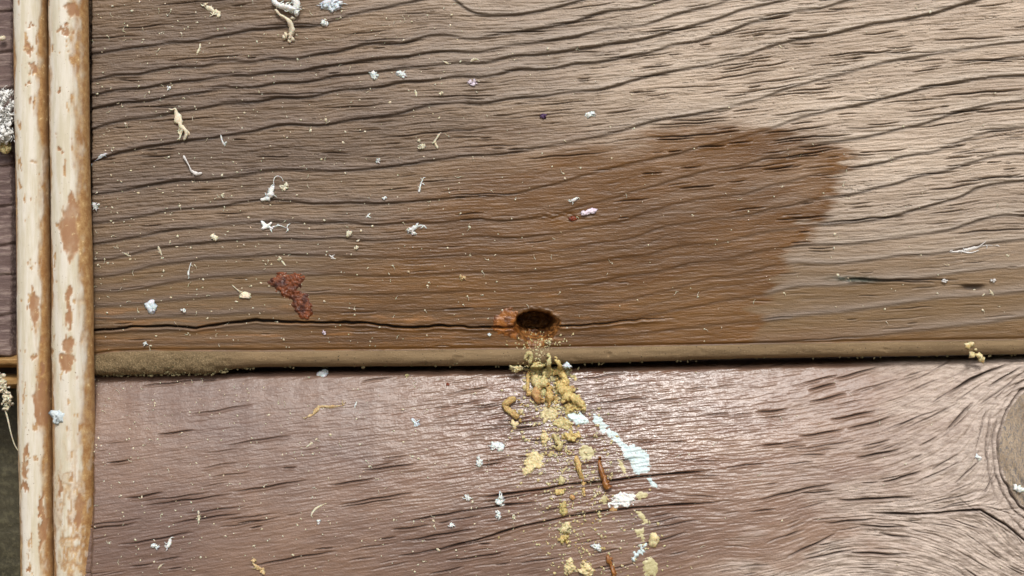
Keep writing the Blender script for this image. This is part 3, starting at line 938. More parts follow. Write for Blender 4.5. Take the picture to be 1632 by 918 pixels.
def rod(cx0, cx1, r0, r1, hc, chips, lo_tan, uu, seed, label):
    nu, nv = 90, 800
    v = np.linspace(-250, 1180, nv)
    a = np.linspace(0, 2 * math.pi, nu, endpoint=False)
    A, Vv = np.meshgrid(a, v)
    k = Vv / 918.0
    cx = cx0 + (cx1 - cx0) * k + 1.2 * vnoise(Vv / 210, Vv * 0 + seed, seed)
    r = r0 + (r1 - r0) * k + 0.7 * vnoise(Vv / 140, Vv * 0 + seed, seed + 1)
    u = np.cos(A)
    front = np.sin(A)
    px = cx + r * u
    n0 = fbm(u * 2.6 + 7, Vv / 90, seed + 2, 4)
    n1 = fbm(u * 5 + 3, Vv / 20, seed + 6, 4)
    ph = sstep(uu[0] - 0.2, uu[0] + 0.2, u + 0.30 * n0 + 0.2 * n1) * (1 - sstep(uu[1] - 0.22, uu[1] + 0.22, u + 0.34 * n0 + 0.3 * n1))
    lt = sstep(lo_tan, lo_tan + 260, Vv)
    ph = ph * (1 - lt * 0.9 * sstep(-0.30, 0.06, n1 + 0.35 * u + 0.3 * n0)) + lt * 0.5 * sstep(0.08, 0.28, n1)
    ph = ph * (1 - 0.9 * sstep(0.40, 0.52, n1))
    rust = np.zeros_like(ph)
    wx = px + 9 * fbm(u * 6, Vv / 14, seed + 10, 3)
    wy = Vv + 14 * fbm(u * 6 + 5, Vv / 16, seed + 14, 3)
    for (ex, ey, rx, ry) in chips:
        d = np.sqrt(((wx - ex) / rx) ** 2 + ((wy - ey) / ry) ** 2)
        rust = np.maximum(rust, 1 - sstep(0.80, 1.08, d))
    rust = np.clip(rust * (front > 0) * (0.8 + 0.5 * n1), 0, 1)
    ph = np.clip(ph * (1 - rust), 0, 1)
    grime_shade = np.clip(sstep(0.80, 0.98, np.abs(u)) * 0.0 + sstep(0.0, 1.0, (uu[2] * u - 0.72) / 0.25) * (0.5 + 0.4 * n1), 0, 1)  # grime and crease shading, painted brown on the rod sides facing the groove
    rr = r + 0.85 * sstep(0.3, 0.7, ph) - 0.5 * rust + 0.35 * n1
    px = cx + rr * u
    h = hc + rr * front
    f = 1 - hc / DP
    V = np.stack([(px - 816) * S * f, -h * S, Z0 + (459 - Vv) * S * f], -1).reshape(-1, 3)
    V = V - np.array(trim_inv)
    idx = np.arange(nu * nv).reshape(nv, nu)
    nx = np.roll(idx, -1, 1)
    F = np.stack([idx[:-1], nx[:-1], nx[1:], idx[1:]], -1).reshape(-1, 4)
    o = mesh_obj('rod', V, F, M['rod'], trim, attrs={'paint': ph, 'rust': rust, 'grime_shade': grime_shade})
    tag(o, label)
    return o


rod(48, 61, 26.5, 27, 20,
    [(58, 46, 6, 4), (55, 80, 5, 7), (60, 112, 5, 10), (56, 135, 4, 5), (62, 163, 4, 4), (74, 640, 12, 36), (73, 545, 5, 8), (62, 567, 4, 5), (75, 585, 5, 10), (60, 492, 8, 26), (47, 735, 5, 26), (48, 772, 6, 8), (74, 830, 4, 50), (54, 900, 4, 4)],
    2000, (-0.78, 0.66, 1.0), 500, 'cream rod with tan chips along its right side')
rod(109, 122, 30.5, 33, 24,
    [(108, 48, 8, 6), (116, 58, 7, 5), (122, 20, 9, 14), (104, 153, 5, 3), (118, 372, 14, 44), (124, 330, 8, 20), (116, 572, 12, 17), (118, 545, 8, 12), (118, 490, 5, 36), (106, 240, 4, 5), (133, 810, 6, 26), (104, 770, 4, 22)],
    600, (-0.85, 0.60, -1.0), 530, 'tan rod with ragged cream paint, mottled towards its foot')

# ------------------------------------------------------------------ builders for the small things lying on the wall
ICO = {}


def ico(sub):
    if sub not in ICO:
        bm = bmesh.new()
        bmesh.ops.create_icosphere(bm, subdivisions=sub, radius=1)
        bm.verts.ensure_lookup_table()
        ICO[sub] = (np.array([v.co[:] for v in bm.verts]), np.array([[v.index for v in f_.verts] for f_ in bm.faces]))
        bm.free()
    return ICO[sub]


def n3d(P, sc, seed):
    q = P * sc + seed * np.array([3.1, -1.7, 1.0])
    return 0.62 * (vnoise(q[:, 0], q[:, 1], 901) + vnoise(q[:, 1], q[:, 2], 902) + vnoise(q[:, 2], q[:, 0], 903))


class Bits:
    """collects closed lumps and tubes in photograph pixels (x right, y down, h towards the viewer)"""
    def __init__(self):
        self.v, self.f, self.n = [], [], 0

    def add(self, P, F):
        self.v.append(P)
        self.f += [tuple(int(i) + self.n for i in q) for q in F]
        self.n += len(P)

    def lump(self, x, y, h, rx, ry, rh, ang=0.0, rough=0.35, seed=0, sub=3):
        P, F = ico(sub)
        d = 1 + rough * n3d(P, 1.5, seed) + 0.6 * rough * n3d(P, 3.6, seed + 9) + (0.45 * rough * n3d(P, 8.0, seed + 5) if sub > 2 else 0)
        Q = P * d[:, None] * np.array([rx, ry, rh])
        c, s = math.cos(ang), math.sin(ang)
        R = np.stack([Q[:, 0] * c - Q[:, 1] * s + x, Q[:, 0] * s + Q[:, 1] * c + y, Q[:, 2] + h], -1)
        self.add(R, F)

    def tube(self, pts, rad, sides=9, flat=1.0, rough=0.15, seed=0, sub=4, twist=0.0):
        pts = np.array(pts, float)
        rad = np.interp(np.linspace(0, 1, len(pts)), np.linspace(0, 1, len(np.atleast_1d(rad))), np.atleast_1d(rad))
        n = (len(pts) - 1) * sub + 1
        t = np.linspace(0, len(pts) - 1, n)
        i = np.clip(np.floor(t).astype(int), 0, len(pts) - 2)
        fr = (t - i)[:, None]
        g4 = lambda k: pts[np.clip(i + k, 0, len(pts) - 1)]
        p = 0.5 * (2 * g4(0) + (g4(1) - g4(-1)) * fr + (2 * g4(-1) - 5 * g4(0) + 4 * g4(1) - g4(2)) * fr ** 2 + (3 * g4(0) - g4(-1) - 3 * g4(1) + g4(2)) * fr ** 3)
        r = np.interp(t, np.arange(len(pts)), rad)
        cap = np.sqrt(np.clip(1 - (1 - np.minimum(np.arange(n), np.arange(n)[::-1]) / max(1.0, 1.5)) ** 2, 0.04, 1))
        cap = np.where(np.minimum(np.arange(n), np.arange(n)[::-1]) >= 1.5, 1, cap)
        r = r * cap
        tan = np.gradient(p, axis=0)
        tan /= np.linalg.norm(tan, axis=1)[:, None] + 1e-9
        up = np.array([0, 0, 1.0])
        b = np.cross(tan, up)
        bl = np.linalg.norm(b, axis=1)[:, None]
        b = np.where(bl > 0.05, b / (bl + 1e-9), np.array([[1.0, 0, 0]]))
        nn = np.cross(b, tan)
        a = np.linspace(0, 2 * math.pi, sides, endpoint=False)
        ta = a[None] + twist * np.linspace(0, 1, n)[:, None]
        R = []
        for k in range(n):
            w = 1 + rough * 1.5 * (vnoise(np.cos(a) * 1.3 + seed * 1.7 + k * 0.31, np.sin(a) * 1.3 + k * 0.55 + seed * 2, 904))
            cc, ss = np.cos(a) * r[k] * w, np.sin(a) * r[k] * w * flat
            tw = twist * k / n
            c2, s2 = cc * math.cos(tw) - ss * math.sin(tw), cc * math.sin(tw) + ss * math.cos(tw)
            R.append(p[k] + c2[:, None] * b[k] + s2[:, None] * nn[k])
        P = np.vstack(R + [p[:1], p[-1:]])
        F = []
        for k in range(n - 1):
            for q in range(sides):
                q2 = (q + 1) % sides
                F.append((k * sides + q, k * sides + q2, (k + 1) * sides + q2, (k + 1) * sides + q))
        e0, e1 = n * sides, n * sides + 1
        for q in range(sides):
            q2 = (q + 1) % sides
            F.append((q2, q, e0))
            F.append(((n - 1) * sides + q, (n - 1) * sides + q2, e1))
        self.add(P, F)

    def build(self, name, mat, label, category, group=None, kind=None, parent=None, base=None):
        P = np.vstack(self.v)
        cx, cy = P[:, 0].mean(), P[:, 1].mean()
        hb = float(surf(cx, cy)[1]) if base is None else base
        f_ = 1 - hb / DP
        W = np.stack([(P[:, 0] - 816) * S * f_, -P[:, 2] * S, Z0 + (459 - P[:, 1]) * S * f_], -1)
        org = np.array([W[:, 0].mean(), W[:, 1].max(), W[:, 2].min()])
        o = mesh_obj(name, W - org, self.f, mat, parent)
        o.location = org
        if label: tag(o, label, category, group, kind)
        return o


def hs(x, y):
    return float(surf(x, y)[0])


def ground_pts(pts, lift):
    """points given as (x, y[, extra height]) laid on the wall"""
    out = []
    for p in pts:
        e = p[2] if len(p) > 2 else 0
        out.append((p[0], p[1], hs(p[0], p[1]) + lift + e))
    return out


SEED = [0]


def nxt():
    SEED[0] += 1
    return SEED[0]


def sliver(pts, r, mat, label, name='wood_shaving', cat='shaving', group='pale shavings and fibres stuck to the planks', flat=0.32, rough=0.7, extra=None, lift=None, sides=8):
    b = Bits()
    rm = max(np.atleast_1d(r))
    b.tube(ground_pts(pts, rm * flat * 0.7 if lift is None else lift), r, sides=sides, flat=flat, rough=rough, seed=nxt(), twist=0.8)
    fr = random.Random(SEED[0] * 5 + 1)
    for _ in range(5 if rm > 2.4 else 2):
        i = fr.randrange(len(pts))
        x, y = pts[i][0], pts[i][1]
        a, L = fr.uniform(0, 6.28), rm * fr.uniform(1.2, 2.6)
        b.tube(ground_pts([(x, y), (x + 0.5 * L * math.cos(a), y + 0.5 * L * math.sin(a), 1.0), (x + L * math.cos(a + 0.5), y + L * math.sin(a + 0.5))], rm * 0.3), [0.30 * rm, 0.22 * rm, 0.3], sides=5, flat=0.6, rough=0.4, seed=nxt(), sub=3)
    for _ in range(1 if rm > 3.4 else 0):
        i = fr.randrange(len(pts))
        x, y = pts[i][0] + fr.uniform(-0.7, 0.7) * rm, pts[i][1] + fr.uniform(-0.7, 0.7) * rm
        b.lump(x, y, hs(x, y) + rm * 0.5, rm * fr.uniform(0.5, 0.9), rm * fr.uniform(0.5, 1.0), rm * 0.4, fr.uniform(0, 3), 0.8, nxt(), 2)
    for e in (extra or []):
        if e[0] == 'l':
            _, x, y, rx, ry, rh, ang = e
            b.lump(x, y, hs(x, y) + rh * 0.6, rx, ry, rh, ang, 0.55, nxt())
        else:
            _, pp, rr = e
            b.tube(ground_pts(pp, max(np.atleast_1d(rr)) * 0.6), rr, sides=6, flat=0.7, rough=0.3, seed=nxt(), twist=0.6)
    return b.build(name, M[mat], label, cat, group)


def crumbs(x, y, rx, ry, mat, label, n=6, name='wood_crumb', cat='crumb', group='pale crumbs stuck to the planks', fib=3, size=0.45, ang=0.0, rh=None):
    """a ragged little heap: several overlapping lumps with a few fibres sticking out"""
    b = Bits()
    rr = random.Random(int(x * 7 + y * 13))
    h0 = hs(x, y)
    for i in range(n):
        a, q = rr.uniform(0, 6.28), math.sqrt(rr.random()) * 0.75 if i else 0
        dx, dy = math.cos(a) * q * rx, math.sin(a) * q * ry
        c, s = math.cos(ang), math.sin(ang)
        X_, Y_ = x + dx * c - dy * s, y + dx * s + dy * c
        sz = size * rr.uniform(0.7, 1.25) * min(rx, ry) + 0.12 * max(rx, ry)
        b.lump(X_, Y_, max(hs(X_, Y_), h0 - 3) + sz * 0.4 * (rh or 1), sz * rr.uniform(0.8, 1.3), sz * rr.uniform(0.8, 1.3), sz * rr.uniform(0.35, 0.6) * (rh or 1), rr.uniform(0, 3), 1.0, nxt(), 2)
    for i in range(fib + (3 if fib else 0)):
        a = rr.uniform(0, 6.28)
        L = rr.uniform(0.7, 1.35) * max(rx, ry)
        x2, y2 = x + math.cos(a) * L * rx / max(rx, ry), y + math.sin(a) * L * ry / max(rx, ry)
        b.tube([(x, y, h0 + 2.0), ((x + x2) / 2 + rr.uniform(-2, 2), (y + y2) / 2 + rr.uniform(-2, 2), h0 + 3.4), (x2, y2, hs(x2, y2) + 1.0)], [0.9, 0.8, 0.4], sides=5, rough=0.2, seed=nxt(), sub=3)
    return b.build(name, M[mat], label, cat, group)


def crust_patch(poly, thick, mat, name, label, cat, group=None, wob=3.0, step=1.5, nsc=9.0, lump_amp=0.35, edge=5.0, follow=0.6):
    """a dried film or gum: domed sheet sinking into the wall at its ragged edge"""
    poly = np.array(poly, float)
    x0, y0 = poly.min(0) - 8
    x1, y1 = poly.max(0) + 8
    ax, ay = np.arange(x0, x1, step), np.arange(y0, y1, step)
    AX, AY = np.meshgrid(ax, ay)
    sd_ = nxt()
    d = in_poly([tuple(p) for p in poly], AX, AY) + wob * fbm(AX / nsc, AY / nsc, 600 + sd_, 3)
    h, hb = surf(AX, AY)
    hm = h.copy()
    for _ in range(2):
        hm = (hm + np.roll(hm, 1, 0) + np.roll(hm, -1, 0) + np.roll(hm, 1, 1) + np.roll(hm, -1, 1)) / 5
    hh = follow * h + (1 - follow) * hm + thick * (sstep(0, edge, d) * (1 + lump_amp * fbm(AX / 6, AY / 6, 640 + sd_, 4, 0.65)) * 1.0) - 0.6 * thick * (1 - sstep(-2, 1.0, d)) - 0.25
    keepv = d > -2
    kf_ = keepv[:-1, :-1] & keepv[1:, :-1] & keepv[:-1, 1:] & keepv[1:, 1:]
    f_ = 1 - hb / DP
    V_ = np.stack([(AX - 816) * S * f_, -hh * S, Z0 + (459 - AY) * S * f_], -1).reshape(-1, 3)
    v2, q2 = compact(V_, grid_faces(*AX.shape, kf_))
    org = np.array([v2[:, 0].mean(), v2[:, 1].max(), v2[:, 2].min()])
    o = mesh_obj(name, v2 - org, q2, M[mat])
    o.location = org
    if label: tag(o, label, cat, group)
    return o


def ell(cx, cy, rx, ry, n=18, ang=0):
    return [(cx + rx * math.cos(t) * math.cos(ang) - ry * math.sin(t) * math.sin(ang), cy + rx * math.cos(t) * math.sin(ang) + ry * math.sin(t) * math.cos(ang)) for t in np.linspace(0, 2 * math.pi, n, endpoint=False)]


# ------------------------------------------------------------------ resin, gum and the chip in the stain
crust_patch([(434, 440), (447, 434), (462, 436), (476, 434), (487, 441), (482, 455), (474, 463), (488, 468), (500, 484), (499, 500), (490, 512), (478, 507), (470, 496), (463, 480), (452, 472), (438, 462), (427, 452)],
            3.2, 'resin', 'resin_blob', 'glossy dark red brown resin blob on the upper plank above the crack', 'resin', None, 5.0, 1.1, 5, 0.9, 5, 0.9)
crust_patch([(782, 521), (788, 504), (800, 493), (816, 490), (827, 496), (824, 512), (829, 530), (822, 540), (806, 538), (790, 531)], 1.6, 'gum', 'gum_patch', 'orange brown gum patch touching the left rim of the hole', 'resin', None, 5.0, 1.1, 5, 0.9, 6, 1.0)
b = Bits()
b.lump(940, 338, hs(940, 338) + 2, 12, 4.5, 3.2, -0.25, 0.6, nxt())
b.lump(932, 341, hs(932, 341) + 2.4, 5, 4, 3, 0.2, 0.6, nxt())
b.build('resin_chip', M['lilac'], 'shiny white and orange chip in the middle of the damp stain', 'chip')
b = Bits()
b.lump(911, 349, hs(911, 349) + 1.5, 6, 2.6, 2.4, 0.1, 0.6, nxt())
b.build('bark_bit', M['red'], 'dark red brown bit just left of the chip in the stain', 'chip')
sliver([(911, 321), (916, 318), (921, 315)], [2.0, 2.8, 1.8], 'white', 'small white grain above the chip in the damp stain', 'wood_grain', 'crumb', flat=0.8, rough=0.1)

# ------------------------------------------------------------------ shavings and crumbs on the upper plank
sliver([(327, 9), (334, 14), (341, 19), (346, 22), (350, 28)], [2.2, 3.2, 3.6, 4.6, 4.2], 'cream', 'short straw coloured splinter near the top edge, left of the big curl')
b = Bits()
def gp(pts, l): return ground_pts(pts, l)
b.tube(gp([(437, -4, 3), (440, 6, 6), (448, 12, 8), (458, 14, 8), (467, 18, 6), (473, 16, 5)], 3), [3.2, 4.2, 4.6, 5.0, 5.5, 3], 9, 0.45, 0.35, nxt(), twist=1.4)
b.tube(gp([(473, 18, 5), (474, 6, 7), (466, -6, 6)], 3), [3.5, 6.0, 6.5], 9, 0.4, 0.35, nxt(), twist=0.8)
fr = random.Random(77)
for (cx_, cy_) in ((441, 6), (448, 12), (458, 14), (467, 17), (472, 10), (470, 0), (474, 16), (463, 16)):
    for _ in range(4):
        a = fr.uniform(0, 6.28)
        L = fr.uniform(4, 10)
        x_, y_ = cx_ + fr.uniform(-3, 3), cy_ + fr.uniform(-3, 3)
        b.tube(gp([(x_, y_, 5), (x_ + L * 0.5 * math.cos(a), y_ + L * 0.5 * math.sin(a), 8), (x_ + L * math.cos(a + 0.6), y_ + L * math.sin(a + 0.6), 4)], 2), [1.1, 0.9, 0.4], 5, 0.6, 0.5, nxt(), 3)
    b.lump(cx_ + fr.uniform(-3, 3), cy_ + fr.uniform(-3, 3), hs(cx_, max(cy_, 0)) + 7, fr.uniform(3, 6), fr.uniform(2.5, 5), 1.6, fr.uniform(0, 3), 1.1, nxt(), 3)
big = b.build('wood_curl', M['white'], 'large white curl with a yellow stem hanging at the top edge', 'shaving', 'pale shavings and fibres stuck to the planks')
b = Bits()
b.tube(gp([(439, 16, 4), (447, 25, 4), (457, 31, 4), (463, 36, 3), (466, 47, 3), (464, 57, 2), (461, 62, 1)], 2.5), [1.8, 2.0, 2.6, 4.4, 5.2, 4.6, 3.4], 9, 0.7, 0.4, nxt(), twist=1)
for dx, dy in ((-8, 60), (-5, 57), (4, 62), (1, 66), (6, 30)):
    b.lump(461 + dx, dy, hs(461 + dx, dy) + 3, 4, 3.2, 3, dx, 0.6, nxt(), 2)
st = b.build('stem', M['cream'], None, None, parent=None)
st.parent = big
st.matrix_parent_inverse = Matrix.Translation(-big.location)
st['label'] = 'yellow crumbly stem of the curl'
crumbs(528, 8, 20, 10, 'blue', 'pale blue fluff at the top edge beside the big curl', 14, 'web_fluff', 'fluff', fib=16, size=0.22)
crumbs(518, 37, 5.5, 5, 'white', 'white crumb just below the pale blue fluff', 5, fib=1)
crumbs(597, 119, 9, 5, 'white', 'white ragged crumb, left of a similar pair on the dark ridges', 6, fib=3, ang=-0.7)
crumbs(641, 118, 9, 6, 'white', 'white star shaped crumb on the dark ridges, right of the pair', 7, fib=7, size=0.35)
sliver([(750, 99), (756, 95), (763, 96)], [1.6, 2.2, 1.2], 'cream', 'small pale curl on the ridges right of the white star crumb', rough=0.4)
sliver([(706, 97), (711, 100), (716, 102)], [0.9, 1.3, 0.8], 'cream', 'tiny pale splinter left of the small curl on the ridges')
crumbs(753, 132, 10, 3, 'lilac', 'flat lilac white flake below the small curl', 5, fib=2, size=0.6, rh=0.7)
sliver([(662, 143), (663, 148), (664, 154)], [1.2, 1.8, 1.6], 'cream', 'tiny upright pale peg below the white star crumb')
crumbs(704, 149, 3.2, 2.8, 'cream', 'tiny cream crumb left of the lilac flake', 3, fib=1)
sliver([(280, 172, 1), (282, 182, 2), (286, 193, 3), (289, 204, 2), (288, 215, 1), (286, 224)], [0.8, 3.4, 5.0, 3.6, 2.2, 1.6], 'cream', 'long pale forked shaving on the left of the upper plank',
       extra=[('t', [(288, 200, 2), (296, 208, 3), (298, 214, 2), (293, 224, 1)], [3, 3, 3.4, 2]), ('l', 300, 213, 4, 3, 2, 0.4)])
sliver([(314, 86), (318, 78), (319, 69)], [0.9, 1.8, 0.8], 'cream', 'thin curved splinter below the straw splinter')
sliver([(352, 215), (354, 224), (358, 230), (362, 226)], [0.9, 1.3, 1.9, 1.1], 'white', 'thin white hooked fibre right of the forked shaving')
sliver([(293, 248, 2), (298, 257, 3), (304, 268, 4), (307, 276, 2)], [1.8, 1.0, 0.9, 1.6], 'silk', 'grey thread with a knobbed end below the forked shaving', 'silk_thread', 'fibre', flat=0.9,
       extra=[('t', [(305, 272), (314, 277), (323, 276)], [2.6, 3.4, 2.0]), ('t', [(307, 276), (310, 288)], [1.0, 0.6])])
crumbs(269, 141, 3, 4.5, 'white', 'white speck above the forked shaving', 3, fib=2)
sliver([(144, 260), (156, 253), (164, 249), (172, 245)], [0.5, 1.2, 2.4, 0.9], 'blue', 'bluish web wisp stretched from the trim to the plank', 'silk_thread', 'fibre')
crumbs(672, 235, 6, 5, 'cream', 'cream crumb left of the forked twig above the stain', 5, fib=3)
sliver([(701, 213, 1), (695, 222, 2), (690, 229, 1)], [1.0, 2.0, 1.6], 'cream', 'small forked pale twig above the stain', extra=[('t', [(693, 224), (695, 231), (698, 237)], [1.8, 2.0, 1.6])])
crumbs(603, 257, 4, 3.2, 'white', 'small white crumb on the ring line left of the stain', 4, fib=1)
sliver([(437, 296, 1), (433, 304, 2), (430, 313, 2), (427, 320, 0)], [2.8, 4.6, 5.2, 3], 'white', 'white winged flake with a thin looped stem', flat=0.5,
       extra=[('t', [(430, 314), (422, 318), (415, 318)], [4, 4, 2.4]), ('t', [(437, 297, 1), (437, 287, 3), (441, 281, 3), (449, 283, 2), (452, 290, 1)], [1.0, 0.7, 0.6, 0.6, 0.6])])
crumbs(454, 298, 8, 4, 'cream', 'cream flake on the end of the looped stem', 5, fib=2, size=0.6)
sliver([(674, 286), (671, 293), (669, 299), (667, 307)], [1.3, 0.8, 1.2, 2.8], 'white', 'white twin speck on a short stem at the edge of the stain')
sliver([(416, 352), (424, 359), (434, 362), (446, 360), (458, 364)], [1.2, 4.0, 2.6, 1.0, 0.5], 'white', 'white star shaped shaving with a long tail',
       extra=[('t', [(417, 365), (427, 360), (434, 354)], [2.0, 3.4, 1.0]), ('t', [(426, 358), (431, 365), (434, 371)], [2.5, 1.5, 0.6])])
sliver([(652, 369), (659, 364), (666, 361), (674, 360), (680, 365)], [3.2, 3.6, 2.2, 1.8, 1.4], 'white', 'white crumbly curl at the left edge of the stain', rough=0.5, extra=[('l', 659, 372, 3.6, 3, 2.4, 0.2), ('l', 654, 366, 3.2, 3, 2.4, 0.2)])
crumbs(152, 330, 6, 6, 'white', 'white star shaped crumb touching the trim', 5, fib=6, size=0.35)
sliver([(252, 392), (255, 401), (258, 408)], [0.6, 1.9, 1.4], 'cream', 'small upright splinter left of the tailed star')
sliver([(197, 403), (203, 406), (209, 409)], [0.6, 1.5, 0.8], 'cream', 'small slanting splinter nearest the trim at mid height')
crumbs(343, 379, 7, 4, 'cream', 'cream crumb with two lobes left of the tailed star', 4, fib=2, ang=0.6)
sliver([(305, 418), (302, 430), (301, 440)], [0.5, 0.6, 2.4], 'white', 'white bead hanging on a short thread', flat=0.9)
sliver([(370, 454, 1), (379, 462, 2), (386, 467, 1)], [0.6, 1.0, 1.8], 'cream', 'pale triangular flake with a thread left of the resin blob', extra=[('l', 391, 471, 10, 4.0, 2.4, 0.1)])
crumbs(240, 491, 7.5, 7, 'blue', 'bluish white flake above the long crack', 6, fib=2, size=0.5)
crumbs(558, 371, 5, 4, 'cream', 'cream crumb midway between the tailed star and the crumbly curl', 4, fib=3, ang=-0.7)
crumbs(568, 396, 4, 3, 'cream', 'small cream crumb below that midway crumb', 3, fib=1, ang=-0.5)
sliver([(583, 347), (587, 344), (590, 340)], [1.2, 1.8, 1.0], 'white', 'small white splinter pair above the midway crumb', extra=[('t', [(586, 345), (592, 347)], [1.4, 0.7])])
crumbs(446, 412, 3.5, 4, 'cream', 'small cream crumb on a stalk above the resin blob', 3, fib=2)
sliver([(448, 415), (453, 421), (456, 424)], [0.7, 1.6, 0.8], 'cream', 'small stalk ending just above the resin blob')
sliver([(525, 406), (530, 411), (534, 413)], [1.0, 1.6, 0.8], 'silk', 'tiny grey splayed splinter right of the resin blob', extra=[('t', [(528, 409), (534, 406)], [1.0, 0.5])])
crumbs(865, 185, 4.2, 4, 'purple', 'tiny purple speck above the stain', 4, fib=2)
crumbs(942, 183, 10, 2, 'white', 'thin white flake right of the purple speck', 4, fib=2, size=0.8)
crumbs(738, 443, 5.5, 3.6, 'straw', 'tan nub on the plank above the gum patch', 4, fib=2)
crumbs(612, 316, 3.6, 2.8, 'white', 'small white speck left of the twin speck', 3, fib=2)
crumbs(355, 312, 3.2, 2.8, 'cream', 'small cream speck left of the winged flake', 3, fib=2)
crumbs(293, 495, 4, 3, 'white', 'small white tuft above the long crack', 3, fib=4, size=0.3)
crumbs(232, 548, 4, 3.5, 'white', 'white tuft below the long crack at the left', 3, fib=4, size=0.3)
crumbs(516, 530, 3.2, 3.8, 'lilac', 'small lilac speck below the long crack', 3, fib=1)
crumbs(780, 533, 2.8, 3.4, 'white', 'white speck below the gum patch', 3, fib=0)
sliver([(1513, 402), (1528, 400), (1540, 398), (1556, 395), (1572, 391), (1586, 392)], [0.5, 2.2, 3.0, 1.8, 0.9, 0.4], 'silk', 'white web strand lying along the grain at the right edge', 'silk_thread', 'fibre', rough=0.6,
       extra=[('t', [(1556, 396, 1), (1566, 388, 3), (1570, 384, 2)], [1.0, 0.7, 0.5]), ('t', [(1530, 400), (1545, 403), (1560, 399)], [0.9, 1.3, 0.6])])
sliver([(1576, 461), (1580, 466), (1583, 471)], [0.8, 1.8, 1.0], 'cream', 'pale splinter pair beside the small dark pit', extra=[('t', [(1565, 472), (1569, 468)], [0.7, 1.2])])
crumbs(1582, 447, 6, 3, 'silk', 'pale tuft above the small dark pit', 3, fib=6, size=0.25)
sliver([(1602, 406), (1608, 409)], [0.8, 1.4], 'cream', 'pale splinter right of the web strand')
crumbs(1506, 448, 5, 2.5, 'silk', 'pale tuft between the mouldy fissure and the pit', 3, fib=5, size=0.3)

# on the bead and at the joint
b = Bits()
for (x, y, rx, ry) in ((1540, 551, 6, 4), (1546, 549, 4, 4), (1552, 556, 3, 3), (1547, 564, 5, 5), (1556, 566, 6, 4), (1562, 572, 5, 5)):
    b.lump(x, y, 9, rx, ry, 4, 0.3, 0.6, nxt(), 2)
b.build('frass_curl', M['crumb'], 'pale yellow crumb curl hanging off the bead at the right', 'frass')
crumbs(515, 594, 6, 5, 'blue', 'bluish white flake at the top edge of the lower plank', 5, fib=1, size=0.55)
crumbs(905, 583, 10, 3.5, 'blue', 'pale blue tuft in the gap right of the frass pile', 7, 'web_fluff', 'fluff', None, 7, 0.35)

# ------------------------------------------------------------------ on the lower plank
LG = 'pale shavings on the lower plank'
sliver([(490, 664), (500, 660), (507, 651), (516, 648), (530, 649), (548, 646)], [1.6, 3.0, 3.4, 2.2, 2.6, 0.8], 'straw', 'tan S-shaped shaving on the lower plank', group=LG)
sliver([(565, 650), (567, 645), (568, 640)], [0.8, 1.4, 0.8], 'white', 'thin white fibre right of the S-shaped shaving', group=LG)
crumbs(663, 673, 6, 6, 'blue', 'faint bluish crumb left of the frass trail', 4, fib=3, size=0.35, group=LG)
sliver([(488, 713), (493, 709), (499, 706)], [0.7, 1.0, 2.2], 'cream', 'small cream peg below the S-shaped shaving', group=LG)
sliver([(402, 896), (408, 903), (413, 906), (422, 908)], [2.4, 3.0, 2.8, 3.0], 'straw', 'tan forked shaving at the bottom edge left of centre', group=LG, extra=[('l', 404, 893, 4, 3, 2, 0.2), ('l', 418, 911, 4, 3, 2, 0.6)])
sliver([(267, 873), (269, 866), (272, 858)], [1.6, 3.2, 1.8], 'white', 'white seed shaped flake near the bottom left', group=LG, flat=0.6)
crumbs(248, 871, 8, 4, 'white', 'white ragged crumb left of the seed shaped flake', 4, fib=3, ang=-0.5, group=LG)
sliver([(317, 834), (317, 824), (316, 814)], [0.8, 1.5, 1.9], 'cream', 'short upright cream splinter above the seed shaped flake', group=LG)
sliver([(496, 822), (502, 813), (511, 806), (521, 803)], [2.2, 1.4, 1.4, 1.6], 'cream', 'curved cream splinter below the small peg', group=LG)
sliver([(252, 906), (258, 900)], [1.0, 1.8], 'cream', 'cream splinter near the bottom edge at the left', group=LG)
crumbs(507, 831, 4, 2.6, 'white', 'white speck below the curved splinter', 3, fib=0, group=LG)
crumbs(714, 612, 3.6, 3, 'red', 'red brown bead on the lower plank left of the frass', 3, fib=0, group=LG)
crumbs(648, 598, 4, 3.4, 'crumb', 'yellow crumb at the top edge of the lower plank', 3, fib=0, group=LG)
crumbs(745, 793, 8, 5, 'white', 'splayed white splinter tuft on the upper long crack', 3, fib=7, size=0.25, group=LG, ang=0.6)
crumbs(797, 797, 6, 12, 'white', 'pair of upright white tufts left of the brown stick', 7, fib=6, size=0.4, group=LG)
crumbs(795, 821, 5, 7, 'white', 'small white tuft below that pair', 5, fib=4, size=0.35, group=LG)
crumbs(819, 824, 3, 4.5, 'cream', 'tiny cream tuft right of the small white tuft', 3, fib=3, size=0.35, group=LG)
crumbs(720, 837, 5, 3, 'white', 'white tuft on the lower long crack', 3, fib=4, size=0.3, group=LG)
crumbs(790, 712, 16, 3.5, 'white', 'whitish scraped fleck left of the broad yellow crumb', 9, fib=3, size=0.5, group=LG, rh=0.5)
crumbs(763, 735, 4.5, 9, 'white', 'white broken fleck far left of the broad yellow crumb', 6, fib=3, size=0.35, group=LG)
crumbs(1623, 777, 8, 5, 'white', 'white chip lying on the knot', 4, fib=0, size=0.6, group=LG)
crumbs(1556, 728, 4.5, 4, 'white', 'white fleck left of the knot', 3, fib=0, size=0.6, group=LG)

# frass pushed out of the hole: each pellet or crumb by itself
FG = 'yellow frass fallen from the hole'


